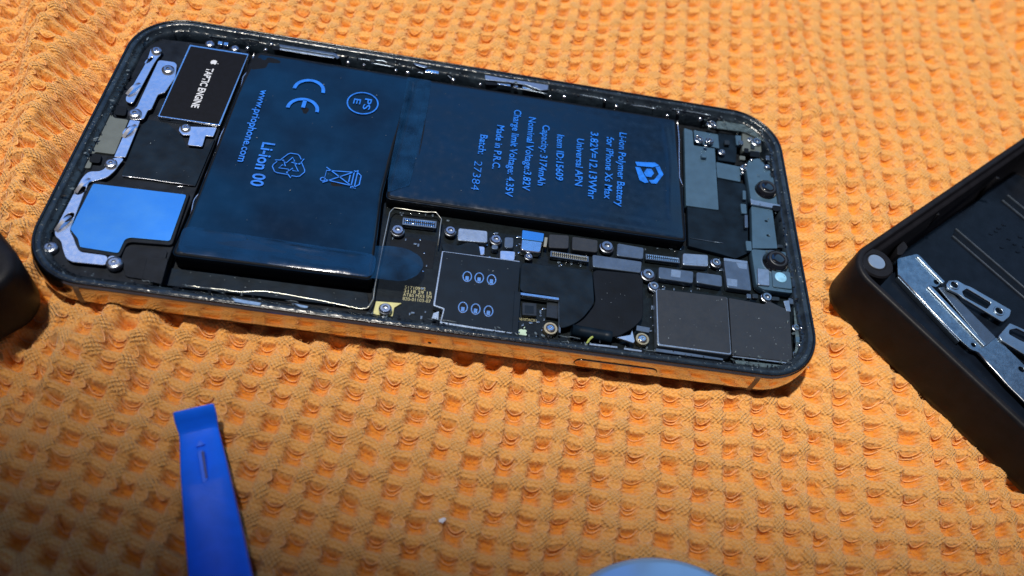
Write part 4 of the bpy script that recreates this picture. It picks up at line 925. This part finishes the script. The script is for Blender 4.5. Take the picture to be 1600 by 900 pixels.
flat('plate', q3([(352, 200), (372, 170), (430, 170), (490, 205), (520, 213), (812, 380), (800, 425), (752, 465), (480, 300), (440, 268), (365, 232)]), ZK2, .5, M['traysteel'], b2, r=.5, bev=.1,
     holes=[rnd(upts(q3([(465, 250), (500, 228), (672, 330), (640, 372), (480, 285)]), ZK2), .4), hole(1400+408/4.5, 400+205/4.5, ZK2, .85), hole(1400+722/4.5, 400+388/4.5, ZK2, .85)])
for x, y in ((408, 205), (722, 388)):
    c = un(1400+x/4.5, 400+y/4.5, ZK2); link('hole_collar', flat_mesh([circ(c[0], c[1], 1.25, 24), circ(c[0], c[1], .85, 24)], ZK2+.2, .3, .08), M['traysteel'], b2)
b3 = thing('metal_bracket', tuple(un(1600, 540, FZ)), 'flat bracket cut off by the right edge of the photo, with a long dark window', 'bracket', 'metal brackets in the black case')
flat('plate', q3([(800, 470), (1000, 560), (1180, 650), (1130, 800), (900, 690), (740, 592), (722, 560)]), ZK2+.2, .5, M['traysteel'], b3, r=.4, bev=.1,
     holes=[rnd(upts(q3([(800, 520), (850, 508), (1050, 610), (1030, 660), (870, 590), (795, 548)]), ZK2+.2), .4)])

# ------------------------------------------------------------------ black case end on the left
P = un(67, 459, -9)
hx = 22; R = 5
al = math.radians(48); vx = np.array([math.cos(al), math.sin(al)]); 
def LL(p, c): return (c[0]+p[0]*math.cos(al)-p[1]*math.sin(al), c[1]+p[0]*math.sin(al)+p[1]*math.cos(al), p[2])
lc = P[:2]+np.array([-20.2, -5.0])
box = ring_mesh(17, 17, 6.5, [(1.0, -9), (.2, -8.4), (0, -7.5), (0, 3.6), (.3, 4.5), (.9, 5.0), (2.2, 5.05)], n=12, fill_last=True, fill_first=True)
for v in box.vertices: v.co = LL(v.co, lc)
lo = link('black_container', box, M['tray'], None, smooth=True)
lo.data.transform(Matrix.Translation(Vector((-lc[0], -lc[1], 9))*S)); lo.location = Vector((lc[0], lc[1], -9))*S
tag(lo, 'black smooth container cut off by the left edge, beside the phone corner', 'container')

# ------------------------------------------------------------------ specks
c = un(690, 816, -8)
me = crumbs(1, .5, .5, (float(towel_z(np.array([c[0]]), np.array([c[1]]))[0])+.3,)*2, 3, lambda rs: (c[0], c[1]))
tag(link('lint_speck', me, M['lint']), 'tiny white speck of lint on the shaded part of the towel', 'lint')
a = un(917, 537, -.9); b = un(926, 526, -.6); mid = (a+b)/2+np.array([-.1, .1, .2])
me = tube_mesh([[a, a*.6+mid*.4, mid, mid*.4+b*.6, b]], .2, 4)
tag(link('green_fibre', me, M['blade']), 'short yellow green fibre lying on the lower edge of the open phone', 'fibre')
